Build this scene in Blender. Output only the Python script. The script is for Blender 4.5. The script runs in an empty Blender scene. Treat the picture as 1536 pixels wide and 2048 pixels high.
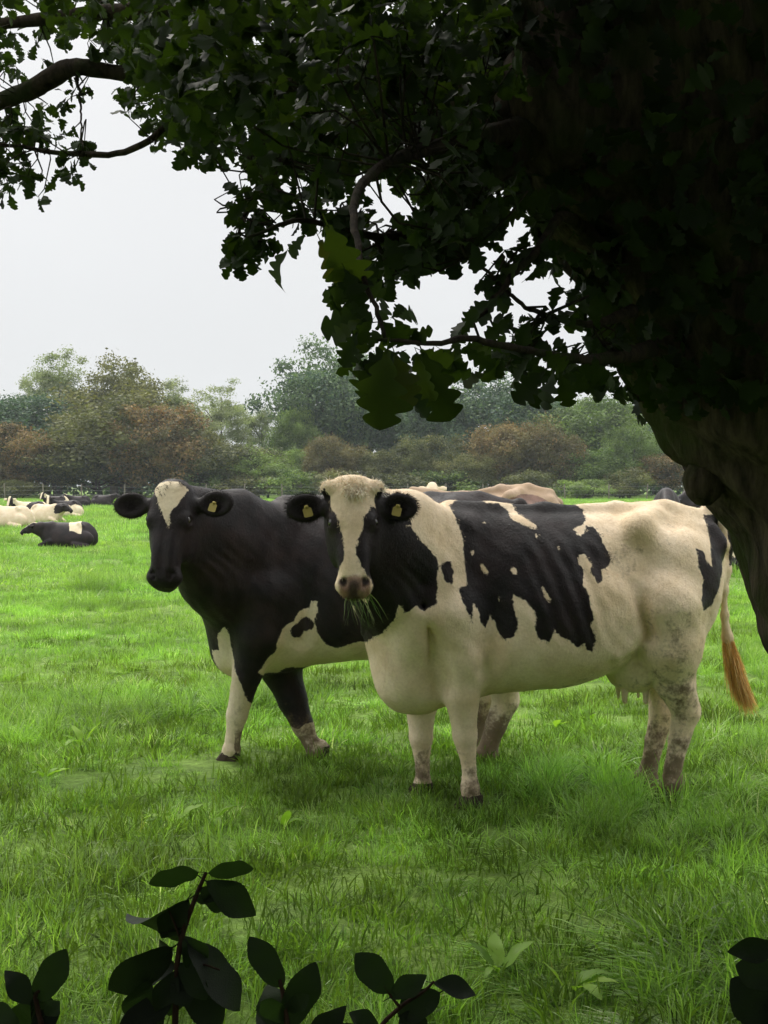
import bpy, math, random
import numpy as np
from mathutils import Vector, Matrix

random.seed(7)
rng = np.random.default_rng(7)
R = math.radians
scene = bpy.context.scene
col = scene.collection

# ------------------------------------------------------------------ camera
CAM_H = 1.49
FPX = 2600.0                      # focal length in photo pixels
HORIZON = 970.0
PITCH = math.atan((1024 - HORIZON) / FPX)
cd = bpy.data.cameras.new('camera')
cam = bpy.data.objects.new('camera', cd)
col.objects.link(cam)
cam.location = (0, 0, CAM_H)
cam.rotation_euler = (math.pi / 2 - PITCH, 0, 0)
cd.sensor_fit = 'VERTICAL'
cd.sensor_height = 36.0
cd.lens = 36.0 * FPX / 2048.0
cd.clip_start = 0.05
cd.clip_end = 4000
scene.camera = cam

# ------------------------------------------------------------------ world, sun, exposure
SUN_EL, SUN_AZ = R(50), R(-28)     # azimuth clockwise from +Y (ahead of the camera)
w = bpy.data.worlds.new('World')
scene.world = w
w.use_nodes = True
wt = w.node_tree
wt.nodes.clear()
wo = wt.nodes.new('ShaderNodeOutputWorld')
bg = wt.nodes.new('ShaderNodeBackground')
bg.inputs['Strength'].default_value = 0.1
sky = wt.nodes.new('ShaderNodeTexSky')
sky.sky_type = 'NISHITA'
sky.sun_disc = False
sky.sun_elevation = SUN_EL
sky.sun_rotation = SUN_AZ
hs = wt.nodes.new('ShaderNodeHueSaturation')
hs.inputs['Saturation'].default_value = 0.25
hs.inputs['Value'].default_value = 1.0
tc = wt.nodes.new('ShaderNodeTexCoord')
sx = wt.nodes.new('ShaderNodeSeparateXYZ')
rmp = wt.nodes.new('ShaderNodeValToRGB')
rmp.color_ramp.elements[0].position = 0.0
rmp.color_ramp.elements[0].color = (0.53, 0.543, 0.553, 1)
rmp.color_ramp.elements[1].position = 1.0
rmp.color_ramp.elements[1].color = (2.4, 2.4, 2.33, 1)
for p_, c_ in ((0.12, (0.548, 0.556, 0.562, 1)), (0.34, (0.625, 0.628, 0.632, 1)), (0.6, (1.35, 1.35, 1.32, 1))):
    e = rmp.color_ramp.elements.new(p_); e.color = c_
nz = wt.nodes.new('ShaderNodeTexNoise')
nz.inputs['Scale'].default_value = 1.6
nz.inputs['Detail'].default_value = 4
mr = wt.nodes.new('ShaderNodeMapRange')
mr.inputs['From Min'].default_value = 0.3; mr.inputs['From Max'].default_value = 0.7
mr.inputs['To Min'].default_value = 0.94; mr.inputs['To Max'].default_value = 1.06
mul = wt.nodes.new('ShaderNodeVectorMath'); mul.operation = 'SCALE'
ov = wt.nodes.new('ShaderNodeVectorMath'); ov.operation = 'SCALE'
ov.inputs['Scale'].default_value = 11.6
mx = wt.nodes.new('ShaderNodeMix'); mx.data_type = 'RGBA'
mx.inputs[0].default_value = 0.90
L = wt.links.new
L(tc.outputs['Generated'], sx.inputs[0]); L(sx.outputs['Z'], rmp.inputs[0])
L(tc.outputs['Generated'], nz.inputs['Vector']); L(nz.outputs[0], mr.inputs['Value'])
L(rmp.outputs[0], mul.inputs[0]); L(mr.outputs[0], mul.inputs['Scale'])
L(mul.outputs[0], ov.inputs[0])
L(sky.outputs[0], hs.inputs['Color']); L(hs.outputs[0], mx.inputs[6]); L(ov.outputs[0], mx.inputs[7])
L(mx.outputs[2], bg.inputs['Color']); L(bg.outputs[0], wo.inputs['Surface'])

sl = bpy.data.lights.new('sun', 'SUN')
sl.energy = 1.5
sl.angle = R(14)
sl.color = (1.0, 0.95, 0.86)
sun = bpy.data.objects.new('sun', sl)
col.objects.link(sun)
sd_ = Vector((math.sin(SUN_AZ) * math.cos(SUN_EL), math.cos(SUN_AZ) * math.cos(SUN_EL), math.sin(SUN_EL)))
sun.rotation_euler = sd_.to_track_quat('Z', 'Y').to_euler()

vs = scene.view_settings
vs.view_transform = 'Standard'; vs.look = 'None'; vs.gamma = 1.0
vs.exposure = 0.34
vs.use_curve_mapping = False
cy = scene.cycles
cy.max_bounces = 8; cy.diffuse_bounces = 4; cy.glossy_bounces = 2
cy.transmission_bounces = 6; cy.transparent_max_bounces = 8; cy.volume_bounces = 0
cy.use_denoising = True
cy.sample_clamp_indirect = 4.0

# ------------------------------------------------------------------ pixel rays
CP, SP = math.cos(PITCH), math.sin(PITCH)
def ray(px, py):
    """world direction through a photo pixel (y = 1)"""
    u, v = (px - 768) / FPX, (1024 - py) / FPX
    d = np.array([u, CP + v * SP, -SP + v * CP])
    return d / d[1]
def P(px, py, Y):
    r = ray(px, py)
    return np.array([r[0] * Y, Y, CAM_H + r[2] * Y])

# ------------------------------------------------------------------ object helpers
def tag(o, label=None, cat=None, group=None, kind=None):
    if label: o['label'] = label
    if cat: o['category'] = cat
    if group: o['group'] = group
    if kind: o['kind'] = kind
    return o
def empty(name, loc=(0, 0, 0), rz=0.0):
    o = bpy.data.objects.new(name, None)
    o.empty_display_size = 0.2
    col.objects.link(o)
    o.location = loc; o.rotation_euler = (0, 0, rz)
    return o
def np_mesh(name, V, F, attrs=None, smooth=True, mat=None):
    """V (n,3); F (m,k) int array, or a list of such arrays"""
    me = bpy.data.meshes.new(name)
    Fs = F if isinstance(F, list) else [F]
    V = np.asarray(V, dtype=np.float32)
    me.vertices.add(len(V)); me.vertices.foreach_set('co', V.ravel())
    nl = sum(f.size for f in Fs); nf = sum(len(f) for f in Fs)
    me.loops.add(nl); me.polygons.add(nf)
    me.loops.foreach_set('vertex_index', np.concatenate([f.ravel() for f in Fs]).astype(np.int32))
    tot = np.concatenate([np.full(len(f), f.shape[1]) for f in Fs])
    st = np.concatenate([[0], np.cumsum(tot)[:-1]])
    me.polygons.foreach_set('loop_start', st.astype(np.int32))
    me.polygons.foreach_set('use_smooth', np.full(nf, smooth))
    if attrs:
        for k, a in attrs.items():
            at = me.attributes.new(k, 'FLOAT', 'POINT')
            at.data.foreach_set('value', np.asarray(a, dtype=np.float32))
    me.update(calc_edges=True)
    if mat: me.materials.append(mat)
    return me
def obj(name, me, parent=None, loc=None):
    o = bpy.data.objects.new(name, me)
    col.objects.link(o)
    if parent: o.parent = parent
    if loc is not None: o.location = loc
    return o

# ------------------------------------------------------------------ material helpers
def mat_new(name):
    m = bpy.data.materials.new(name); m.use_nodes = True
    nt = m.node_tree; nt.nodes.clear()
    out = nt.nodes.new('ShaderNodeOutputMaterial')
    return m, nt, out
class NT:
    def __init__(s, nt): s.nt = nt
    def n(s, t, **kw):
        x = s.nt.nodes.new(t)
        for k, v in kw.items(): setattr(x, k, v)
        return x
    def l(s, a, b): s.nt.links.new(a, b)
    def noise(s, vec, scale, detail=3, rough=0.55):
        x = s.n('ShaderNodeTexNoise'); x.inputs['Scale'].default_value = scale
        x.inputs['Detail'].default_value = detail; x.inputs['Roughness'].default_value = rough
        if vec is not None: s.l(vec, x.inputs['Vector'])
        return x.outputs[0]
    def maprange(s, v, a, b, c, d, smooth=False):
        x = s.n('ShaderNodeMapRange')
        if smooth: x.interpolation_type = 'SMOOTHSTEP'
        for k, q in zip(('From Min', 'From Max', 'To Min', 'To Max'), (a, b, c, d)): x.inputs[k].default_value = q
        s.l(v, x.inputs['Value']); return x.outputs[0]
    def math(s, op, a, b=None, c=None):
        x = s.n('ShaderNodeMath', operation=op)
        for i, q in enumerate((a, b, c)):
            if q is None: continue
            if isinstance(q, (int, float)): x.inputs[i].default_value = q
            else: s.l(q, x.inputs[i])
        return x.outputs[0]
    def mix(s, f, a, b, mode='MIX'):
        x = s.n('ShaderNodeMix', data_type='RGBA', blend_type=mode)
        for i, q in ((0, f), (6, a), (7, b)):
            if isinstance(q, (int, float)): x.inputs[i].default_value = q
            elif isinstance(q, tuple): x.inputs[i].default_value = (*q, 1) if len(q) == 3 else q
            else: s.l(q, x.inputs[i])
        return x.outputs[2]
    def attr(s, name):
        x = s.n('ShaderNodeAttribute'); x.attribute_name = name; return x.outputs['Fac']
    def vec_scale(s, v, sc):
        x = s.n('ShaderNodeMapping'); x.inputs['Scale'].default_value = sc; s.l(v, x.inputs['Vector']); return x.outputs[0]
    def bump(s, h, strength, dist):
        x = s.n('ShaderNodeBump'); x.inputs['Strength'].default_value = strength; x.inputs['Distance'].default_value = dist
        s.l(h, x.inputs['Height']); return x.outputs[0]
    def ramp(s, f, stops):
        x = s.n('ShaderNodeValToRGB'); cr = x.color_ramp
        while len(cr.elements) < len(stops): cr.elements.new(0.5)
        for e_, (p, c) in zip(cr.elements, stops): e_.position = p; e_.color = (*c, 1)
        s.l(f, x.inputs[0]); return x.outputs[0]

def leaf_material(name, stops, transl=0.35, tcol=None, rough=0.45, spec=0.4, wscale=0.0, wdark=0.5, vein=False):
    """foliage: per-leaf colour from the 'rnd' attribute plus the object's own random"""
    m, nt, out = mat_new(name); N = NT(nt)
    oi = N.n('ShaderNodeObjectInfo')
    f = N.math('FRACT', N.math('ADD', N.attr('rnd'), oi.outputs['Random']))
    c = N.ramp(f, stops)
    geo = N.n('ShaderNodeNewGeometry')
    if wscale:
        nn = N.noise(geo.outputs['Position'], wscale, 2)
        k = N.maprange(nn, 0.35, 0.65, wdark, 1.25)
        hsv = N.n('ShaderNodeHueSaturation'); N.l(c, hsv.inputs['Color']); N.l(k, hsv.inputs['Value']); c = hsv.outputs[0]
    pb = N.n('ShaderNodeBsdfPrincipled')
    N.l(c, pb.inputs['Base Color']); pb.inputs['Roughness'].default_value = rough
    pb.inputs['Specular IOR Level'].default_value = spec
    tr = N.n('ShaderNodeBsdfTranslucent')
    tcx = N.mix(1.0, c, tcol or (1.5, 1.7, 0.7), 'MULTIPLY')
    N.l(tcx, tr.inputs['Color'])
    ms = N.n('ShaderNodeMixShader'); ms.inputs[0].default_value = transl
    N.l(pb.outputs[0], ms.inputs[1]); N.l(tr.outputs[0], ms.inputs[2]); N.l(ms.outputs[0], out.inputs['Surface'])
    if vein:
        nb = N.noise(N.n('ShaderNodeTexCoord').outputs['Object'], 60, 3)
        N.l(N.bump(nb, 0.4, 0.002), pb.inputs['Normal'])
    return m

def bark_material(name, c0, c1, scale, moss=(0.02, 0.03, 0.008)):
    m, nt, out = mat_new(name); N = NT(nt)
    geo = N.n('ShaderNodeNewGeometry').outputs['Position']
    v = N.vec_scale(geo, (1, 1, 0.25))
    a = N.noise(v, scale, 6, 0.65)
    c = N.mix(N.maprange(a, 0.35, 0.65, 0, 1), c0, c1)
    b = N.noise(geo, scale * 0.15, 4)
    c = N.mix(N.maprange(b, 0.5, 0.65, 0, 0.8), c, moss)
    pb = N.n('ShaderNodeBsdfPrincipled'); N.l(c, pb.inputs['Base Color'])
    pb.inputs['Roughness'].default_value = 0.95; pb.inputs['Specular IOR Level'].default_value = 0.05
    N.l(N.bump(a, 0.9, 0.6 / scale), pb.inputs['Normal'])
    N.l(pb.outputs[0], out.inputs['Surface'])
    return m
def plain_material(name, c, rough=0.6, spec=0.4, var=0.25, scale=30):
    m, nt, out = mat_new(name); N = NT(nt)
    tcn = N.n('ShaderNodeTexCoord').outputs['Object']
    a = N.noise(tcn, scale, 4)
    lo = tuple(x * (1 - var) for x in c); hi = tuple(min(1, x * (1 + var)) for x in c)
    pb = N.n('ShaderNodeBsdfPrincipled'); N.l(N.mix(a, lo, hi), pb.inputs['Base Color'])
    pb.inputs['Roughness'].default_value = rough; pb.inputs['Specular IOR Level'].default_value = spec
    N.l(N.bump(a, 0.2, 0.1 / scale), pb.inputs['Normal'])
    N.l(pb.outputs[0], out.inputs['Surface'])
    return m

# ------------------------------------------------------------------ terrain
_k = [(rng.uniform(0, 6.28), rng.uniform(0, 6.28), a, s) for a, s in
      [(0.012, 2.1), (0.012, 1.7), (0.014, 3.3), (0.012, 4.2), (0.008, 7.1), (0.007, 8.3), (0.02, 0.35), (0.02, 0.27)]]
def ground_z(x, y):
    x = np.asarray(x, float); y = np.asarray(y, float)
    z = np.zeros_like(x)
    for i, (p, q, a, s) in enumerate(_k):
        an = i * 1.3
        z = z + a * np.sin((x * math.cos(an) + y * math.sin(an)) * s + p) * np.cos((-x * math.sin(an) + y * math.cos(an)) * s * 0.83 + q)
    return z - 0.005

def strip_axis(lo, hi, n0, step):
    a = [n0]
    while a[-1] < hi: a.append(a[-1] + max(step, abs(a[-1]) * 0.045))
    b = [n0]
    while b[-1] > lo: b.append(b[-1] - max(step, abs(b[-1]) * 0.045))
    return np.array(sorted(set(np.round(b[1:] + a, 4))))
gx = strip_axis(-900, 900, 0.0, 0.14)
gy = strip_axis(-600, 1300, 6.0, 0.14)
gy = np.unique(np.concatenate([gy, np.arange(2, 16, 0.1)]))
X, Y = np.meshgrid(gx, gy, indexing='ij')
V = np.stack([X, Y, ground_z(X, Y)], -1).reshape(-1, 3)
ii = np.arange(len(gx) * len(gy)).reshape(len(gx), len(gy))
F = np.stack([ii[:-1, :-1], ii[1:, :-1], ii[1:, 1:], ii[:-1, 1:]], -1).reshape(-1, 4)
gm, nt, out = mat_new('pasture_soil_and_sward'); N = NT(nt)
gp = N.n('ShaderNodeNewGeometry').outputs['Position']
n1 = N.noise(gp, 0.35, 5); n2 = N.noise(gp, 2.6, 5, 0.65); n3 = N.noise(gp, 24, 4, 0.7)
c = N.mix(N.maprange(n2, 0.35, 0.65, 0, 1), (0.085, 0.16, 0.028), (0.21, 0.345, 0.060))
c = N.mix(N.maprange(n1, 0.42, 0.62, 0, 0.6), c, (0.26, 0.39, 0.08))
c = N.mix(N.maprange(n3, 0.3, 0.7, 0, 0.7), c, (0.045, 0.07, 0.012))
pb = N.n('ShaderNodeBsdfPrincipled'); N.l(c, pb.inputs['Base Color']); pb.inputs['Roughness'].default_value = 0.9
pb.inputs['Specular IOR Level'].default_value = 0.2
N.l(N.bump(n3, 1.0, 0.03), pb.inputs['Normal'])
N.l(pb.outputs[0], out.inputs['Surface'])
g = obj('ground', np_mesh('ground', V, F, mat=gm))
tag(g, 'green pasture ground stretching to the hedge line', kind='structure')

# ------------------------------------------------------------------ tubes, leaves
def tube(pts, rad, seg=8, close=True, jitter=0.0):
    pts = np.asarray(pts, float); rad = np.asarray(rad, float); n = len(pts)
    T = np.gradient(pts, axis=0); T /= np.linalg.norm(T, axis=1)[:, None] + 1e-9
    up = np.array([0, 0, 1.0]) if abs(T[0, 2]) < 0.9 else np.array([1.0, 0, 0])
    V = []
    for i in range(n):
        s = np.cross(T[i], up); s /= np.linalg.norm(s) + 1e-9
        b = np.cross(s, T[i]); up = b
        a = np.arange(seg) / seg * 2 * np.pi
        r = rad[i] * (1 + jitter * rng.uniform(-1, 1, seg)) if jitter else rad[i] * np.ones(seg)
        V.append(pts[i] + (np.cos(a) * r)[:, None] * s + (np.sin(a) * r)[:, None] * b)
    V = np.concatenate(V)
    i0 = np.arange(n - 1)[:, None] * seg; j = np.arange(seg)[None, :]
    a_ = i0 + j; b_ = i0 + (j + 1) % seg
    F = np.stack([a_, b_, b_ + seg, a_ + seg], -1).reshape(-1, 4)
    if close:
        V = np.concatenate([V, pts[:1] - T[:1] * rad[0] * 0.3, pts[-1:] + T[-1:] * rad[-1] * 0.5])
        s0, s1 = len(V) - 2, len(V) - 1
        jj = np.arange(seg); k = (jj + 1) % seg; o = (n - 1) * seg
        F = np.concatenate([F, np.stack([k, jj, np.full(seg, s0), np.full(seg, s0)], -1), np.stack([o + jj, o + k, np.full(seg, s1), np.full(seg, s1)], -1)])
    return V, F
def clean_quads(F):
    """split degenerate quads to triangles"""
    d = F[:, 2] == F[:, 3]
    r = []
    if (~d).any(): r.append(F[~d])
    if d.any(): r.append(F[d][:, :3])
    return r
def spline(pts, n):
    pts = np.asarray(pts, float); m = len(pts)
    P_ = np.concatenate([2 * pts[:1] - pts[1:2], pts, 2 * pts[-1:] - pts[-2:-1]])
    t = np.linspace(0, m - 1 - 1e-6, n); i = t.astype(int); f = (t - i)[:, None]
    a, b, c_, d = P_[i], P_[i + 1], P_[i + 2], P_[i + 3]
    return 0.5 * (2 * b + (c_ - a) * f + (2 * a - 5 * b + 4 * c_ - d) * f ** 2 + (3 * b - a - 3 * c_ + d) * f ** 3)

def leaf_profile(kind, t):
    if kind == 'oak':
        env = np.sin(np.clip(t, 0, 1) ** 1.35 * np.pi * 0.93 + 0.05) ** 0.8
        lob = 0.42 + 0.74 * np.abs(np.cos((t * 4.4 + 0.12) * np.pi)) ** 0.75
        return 0.29 * env * lob + 0.012
    if kind == 'ivy':
        return 0.5 * np.where(t < 0.25, np.sin(t / 0.25 * np.pi / 2) ** 0.6, 1 - ((t - 0.25) / 0.75) ** 1.3) * (1 + 0.18 * np.cos(t * 2 * np.pi * 2.5)) + 0.005
    if kind == 'serrate':
        env = np.sin(np.clip(t, 0, 1) ** 0.85 * np.pi) ** 0.75
        return 0.245 * env * (1 + 0.02 * np.cos(t * 2 * np.pi * 12)) + 0.004
    if kind == 'dock':
        return 0.17 * np.sin(t ** 0.7 * np.pi) ** 0.7 * (1 + 0.1 * np.cos(t * 40)) + 0.006
    return 0.1 + 0 * t
def leaf_mesh_arrays(kind, seg, fold=0.25, curl=0.3, wave=0.03, seed=0, stalk=True, wide=1.0):
    """unit leaf along +x, normal +z"""
    r = np.random.default_rng(seed)
    t = np.linspace(0, 1, seg + 1)
    w0 = leaf_profile(kind, t) * wide
    wl = w0 * (1 + .14 * np.sin(t * 7 + r.uniform(0, 6))); wr = w0 * (1 + .14 * np.sin(t * 7 + r.uniform(0, 6)))
    wl[-1] = wr[-1] = 0.004
    th = curl * t
    xs = np.where(abs(curl) > 1e-3, np.sin(th) / max(abs(curl), 1e-3) * np.sign(curl or 1), t)
    zs = -(1 - np.cos(th)) / (curl if abs(curl) > 1e-3 else 1)
    ph = r.uniform(0, 6.28)
    zl = zs + wl * fold + wave * np.sin(t * 14 + ph); zr = zs + wr * fold + wave * np.sin(t * 12 + ph + 2)
    dx = 0.30 * w0 * (1 - t)
    C = np.stack([xs, 0 * t, zs], 1); Lf = np.stack([xs + dx, wl, zl], 1); Rt = np.stack([xs + dx, -wr, zr], 1)
    V = np.concatenate([C, Lf, Rt]); n = seg + 1; i = np.arange(seg)
    F = np.concatenate([np.stack([i, i + 1, n + i + 1, n + i], 1), np.stack([i + 1, i, 2 * n + i, 2 * n + i + 1], 1)])
    if stalk:
        b = len(V); sV = np.array([[-0.16, 0.008, 0.02], [-0.16, -0.008, 0.02], [0.05, -0.012, -.004], [0.05, 0.012, -.004]])
        V = np.concatenate([V, sV]); F = np.concatenate([F, [[b, b + 1, b + 2, b + 3]]])
    return V, F
def frame(d, n):
    d = np.asarray(d, float); d = d / np.linalg.norm(d)
    n = np.asarray(n, float); n = n - d * n.dot(d)
    if np.linalg.norm(n) < 1e-4: n = np.cross(d, [1, .3, .2])
    n = n / np.linalg.norm(n)
    return np.stack([d, np.cross(n, d), n], 1)      # columns x, y, z
def mat4(M3, loc, s):
    m = Matrix.Identity(4)
    for i in range(3):
        for j in range(3): m[i][j] = float(M3[i, j] * s[j])
        m[i][3] = float(loc[i])
    return m
def frames(D, Nn):
    D = D / np.linalg.norm(D, axis=1)[:, None]
    Nn = Nn - D * (D * Nn).sum(1)[:, None]
    Nn /= np.linalg.norm(Nn, axis=1)[:, None] + 1e-9
    return np.stack([D, np.cross(Nn, D), Nn], 2)
def join_leaves(protos, loc, D, Nn, size, rnd, which=None):
    """bake many leaves into one mesh, vectorised over each prototype"""
    M = frames(D, Nn); Vs, Fs, A = [], [], []; off = 0
    which = rng.integers(0, len(protos), len(loc)) if which is None else which
    for k, (PV, PF) in enumerate(protos):
        s = np.where(which == k)[0]
        if not len(s): continue
        VV = np.einsum('nij,vj->nvi', M[s], PV) * size[s][:, None, None] + loc[s][:, None, :]
        nv = len(PV)
        Vs.append(VV.reshape(-1, 3)); Fs.append((PF[None] + (np.arange(len(s)) * nv)[:, None, None] + off).reshape(-1, PF.shape[1]))
        A.append(np.repeat(rnd[s], nv)); off += nv * len(s)
    return np.concatenate(Vs), np.concatenate(Fs), np.concatenate(A)

# ================================================================== COWS
# signed distance fields on a grid, meshed with surface nets: one continuous skin per animal
def smin(a, b, k):
    h = np.maximum(k - np.abs(a - b), 0) / k
    return np.minimum(a, b) - h * h * k * 0.25
class Field:
    def __init__(s, lo, hi, h):
        s.h = h; s.lo = np.array(lo, float)
        s.n = np.ceil((np.array(hi) - s.lo) / h).astype(int) + 1
        s.V = np.full(s.n, 0.5, np.float32)
        s.ax = [(s.lo[i] + np.arange(s.n[i]) * h).astype(np.float32) for i in range(3)]
    def box(s, lo, hi):
        a = np.clip(np.floor((np.array(lo) - s.lo) / s.h).astype(int), 0, s.n - 1)
        b = np.clip(np.ceil((np.array(hi) - s.lo) / s.h).astype(int) + 1, 1, s.n)
        sl_ = tuple(slice(a[i], b[i]) for i in range(3))
        if any(b[i] <= a[i] for i in range(3)): return None
        x, y, z = np.meshgrid(*[s.ax[i][sl_[i]] for i in range(3)], indexing='ij')
        return sl_, x, y, z
    def add(s, fn, lo, hi, k=0.05, sub=False):
        m = k + 0.03
        r = s.box(np.array(lo) - m, np.array(hi) + m)
        if r is None: return
        sl_, x, y, z = r
        d = fn(x, y, z).astype(np.float32)
        if sub: s.V[sl_] = -smin(-s.V[sl_], d, k)
        else: s.V[sl_] = smin(s.V[sl_], d, k)
    def cone(s, a, b, ra, rb, k=0.05, flat=None, sub=False):
        """tapered capsule; flat = (unit axis, factor): squashed along that axis"""
        a = np.array(a, float); b = np.array(b, float); ba = b - a; L2 = max(ba.dot(ba), 1e-9)
        if flat: fa = np.array(flat[0], float); fa /= np.linalg.norm(fa); fk = 1 / flat[1] - 1
        def fn(x, y, z):
            px, py, pz = x - a[0], y - a[1], z - a[2]
            t = np.clip((px * ba[0] + py * ba[1] + pz * ba[2]) / L2, 0, 1)
            qx, qy, qz = px - t * ba[0], py - t * ba[1], pz - t * ba[2]
            if flat:
                q = (qx * fa[0] + qy * fa[1] + qz * fa[2]) * fk
                qx, qy, qz = qx + q * fa[0], qy + q * fa[1], qz + q * fa[2]
            d = np.sqrt(qx * qx + qy * qy + qz * qz) - (ra + (rb - ra) * t)
            return d * (min(1, flat[1]) if flat else 1)
        s.add(fn, np.minimum(a - ra, b - rb), np.maximum(a + ra, b + rb), k, sub)
    def chain(s, pts, rs, k=0.05, flat=None):
        for i in range(len(pts) - 1): s.cone(pts[i], pts[i + 1], rs[i], rs[i + 1], k, flat)
    def ell(s, c, r, M=None, k=0.05, sub=False):
        c = np.array(c, float); r = np.array(r, float)
        M = np.eye(3) if M is None else M                 # columns = axes
        rm = float(r.max())
        def fn(x, y, z):
            p = [x - c[0], y - c[1], z - c[2]]
            q = [sum(M[j, i] * p[j] for j in range(3)) for i in range(3)]
            k0 = np.sqrt(sum((q[i] / r[i]) ** 2 for i in range(3)))
            k1 = np.sqrt(sum((q[i] / r[i] ** 2) ** 2 for i in range(3)))
            return k0 * (k0 - 1) / np.maximum(k1, 1e-6)
        ext = np.sqrt(((M * r) ** 2).sum(1))
        s.add(fn, c - ext, c + ext, k, sub)
    def loft(s, O, M, secs, k=0.05, n=2.3, top=0.22, t_axis_ext=None):
        """secs rows: (t, hi, lo, halfwidth); t along M[:,0], width along M[:,1], height along M[:,2]"""
        secs = np.array(secs, float)
        tt = np.linspace(secs[0, 0], secs[-1, 0], 200)
        ker = np.hanning(17); ker /= ker.sum()
        cur = []
        for j in (1, 2, 3):
            v = np.interp(tt, secs[:, 0], secs[:, j])
            v = np.convolve(np.pad(v, 8, mode='reflect', reflect_type='odd'), ker, 'valid'); cur.append(v)
        O = np.array(O, float)
        def fn(x, y, z):
            p = [x - O[0], y - O[1], z - O[2]]
            t, w_, h_ = [sum(M[j, i] * p[j] for j in range(3)) for i in range(3)]
            tcl = np.clip(t, tt[0], tt[-1])
            hi = np.interp(tcl, tt, cur[0]); lo = np.interp(tcl, tt, cur[1]); hw = np.interp(tcl, tt, cur[2])
            zc = (hi + lo) / 2; hh = np.maximum((hi - lo) / 2, 1e-3); hw = np.maximum(hw, 1e-3)
            zn = np.clip((h_ - zc) / hh, -1.3, 1.3)
            we = hw * (1 - top * zn - 0.06 * zn * zn)
            rr = (np.abs(w_ / we) ** n + np.abs((h_ - zc) / hh) ** n) ** (1 / n)
            ln = np.sqrt(w_ * w_ + (h_ - zc) ** 2)
            dr = np.where(rr > 1e-3, ln * (1 - 1 / np.maximum(rr, 1e-3)), -np.minimum(hh, hw))
            dx = np.abs(t - tcl)
            return np.where(dx > 0, np.sqrt(np.maximum(dr, 0) ** 2 + dx * dx), dr)
        cs = []
        for row in secs:
            for h_ in (row[1], row[2]):
                for w_ in (-row[3] * 1.3, row[3] * 1.3): cs.append(O + M @ np.array([row[0], w_, h_]))
        cs = np.array(cs)
        s.add(fn, cs.min(0), cs.max(0), k)
    def mesh(s):
        V = s.V; ins = V < 0
        c = ins[:-1, :-1, :-1].astype(np.int8)
        tot = np.zeros(c.shape, np.int8)
        cor = [(i, j, k) for i in (0, 1) for j in (0, 1) for k in (0, 1)]
        nx, ny, nz_ = V.shape
        for i, j, k in cor: tot += ins[i:nx - 1 + i, j:ny - 1 + j, k:nz_ - 1 + k]
        act = (tot > 0) & (tot < 8)
        I = np.argwhere(act)
        idx = np.full(act.shape, -1, np.int32); idx[act] = np.arange(len(I))
        vals = {cc: V[I[:, 0] + cc[0], I[:, 1] + cc[1], I[:, 2] + cc[2]] for cc in cor}
        S = np.zeros((len(I), 3)); cnt = np.zeros(len(I))
        for a in cor:
            for ax in range(3):
                if a[ax]: continue
                b = tuple(1 if q == ax else a[q] for q in range(3))
                va, vb = vals[a], vals[b]; m = (va < 0) != (vb < 0)
                t = va / (va - vb + 1e-12)
                p = np.tile(np.array(a, float), (len(I), 1)); p[:, ax] = t
                S[m] += p[m]; cnt[m] += 1
        VV = s.lo + (I + S / cnt[:, None]) * s.h
        Fs = []
        for ax in range(3):
            a1, a2 = (ax + 1) % 3, (ax + 2) % 3
            lo = [slice(None)] * 3; hi = [slice(None)] * 3
            lo[ax] = slice(0, -1); hi[ax] = slice(1, None)
            for q in (a1, a2): lo[q] = hi[q] = slice(1, -1)
            A, B = ins[tuple(lo)], ins[tuple(hi)]
            E = np.argwhere(A != B)
            if not len(E): continue
            flip = A[tuple(E.T)]
            E[:, a1] += 1; E[:, a2] += 1
            def cell(d1, d2):
                Q = E.copy(); Q[:, a1] -= d1; Q[:, a2] -= d2
                return idx[tuple(Q.T)]
            q = np.stack([cell(1, 1), cell(0, 1), cell(0, 0), cell(1, 0)], 1)
            q[~flip] = q[~flip][:, ::-1]
            Fs.append(q)
        return VV, np.concatenate(Fs)

def poly_sd(x, y, poly):
    """signed distance to a polygon, positive inside"""
    poly = np.asarray(poly, float); n = len(poly)
    d = np.full(x.shape, 1e9); ins = np.zeros(x.shape, bool)
    for i in range(n):
        a = poly[i]; b = poly[(i + 1) % n]; e_ = b - a
        px, py = x - a[0], y - a[1]
        t = np.clip((px * e_[0] + py * e_[1]) / max(e_.dot(e_), 1e-12), 0, 1)
        d = np.minimum(d, (px - t * e_[0]) ** 2 + (py - t * e_[1]) ** 2)
        cnd = (a[1] > y) != (b[1] > y)
        ins ^= cnd & (x < (b[0] - a[0]) * (y - a[1]) / (b[1] - a[1] + 1e-12) + a[0])
    return np.where(ins, 1, -1) * np.sqrt(d)

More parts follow.
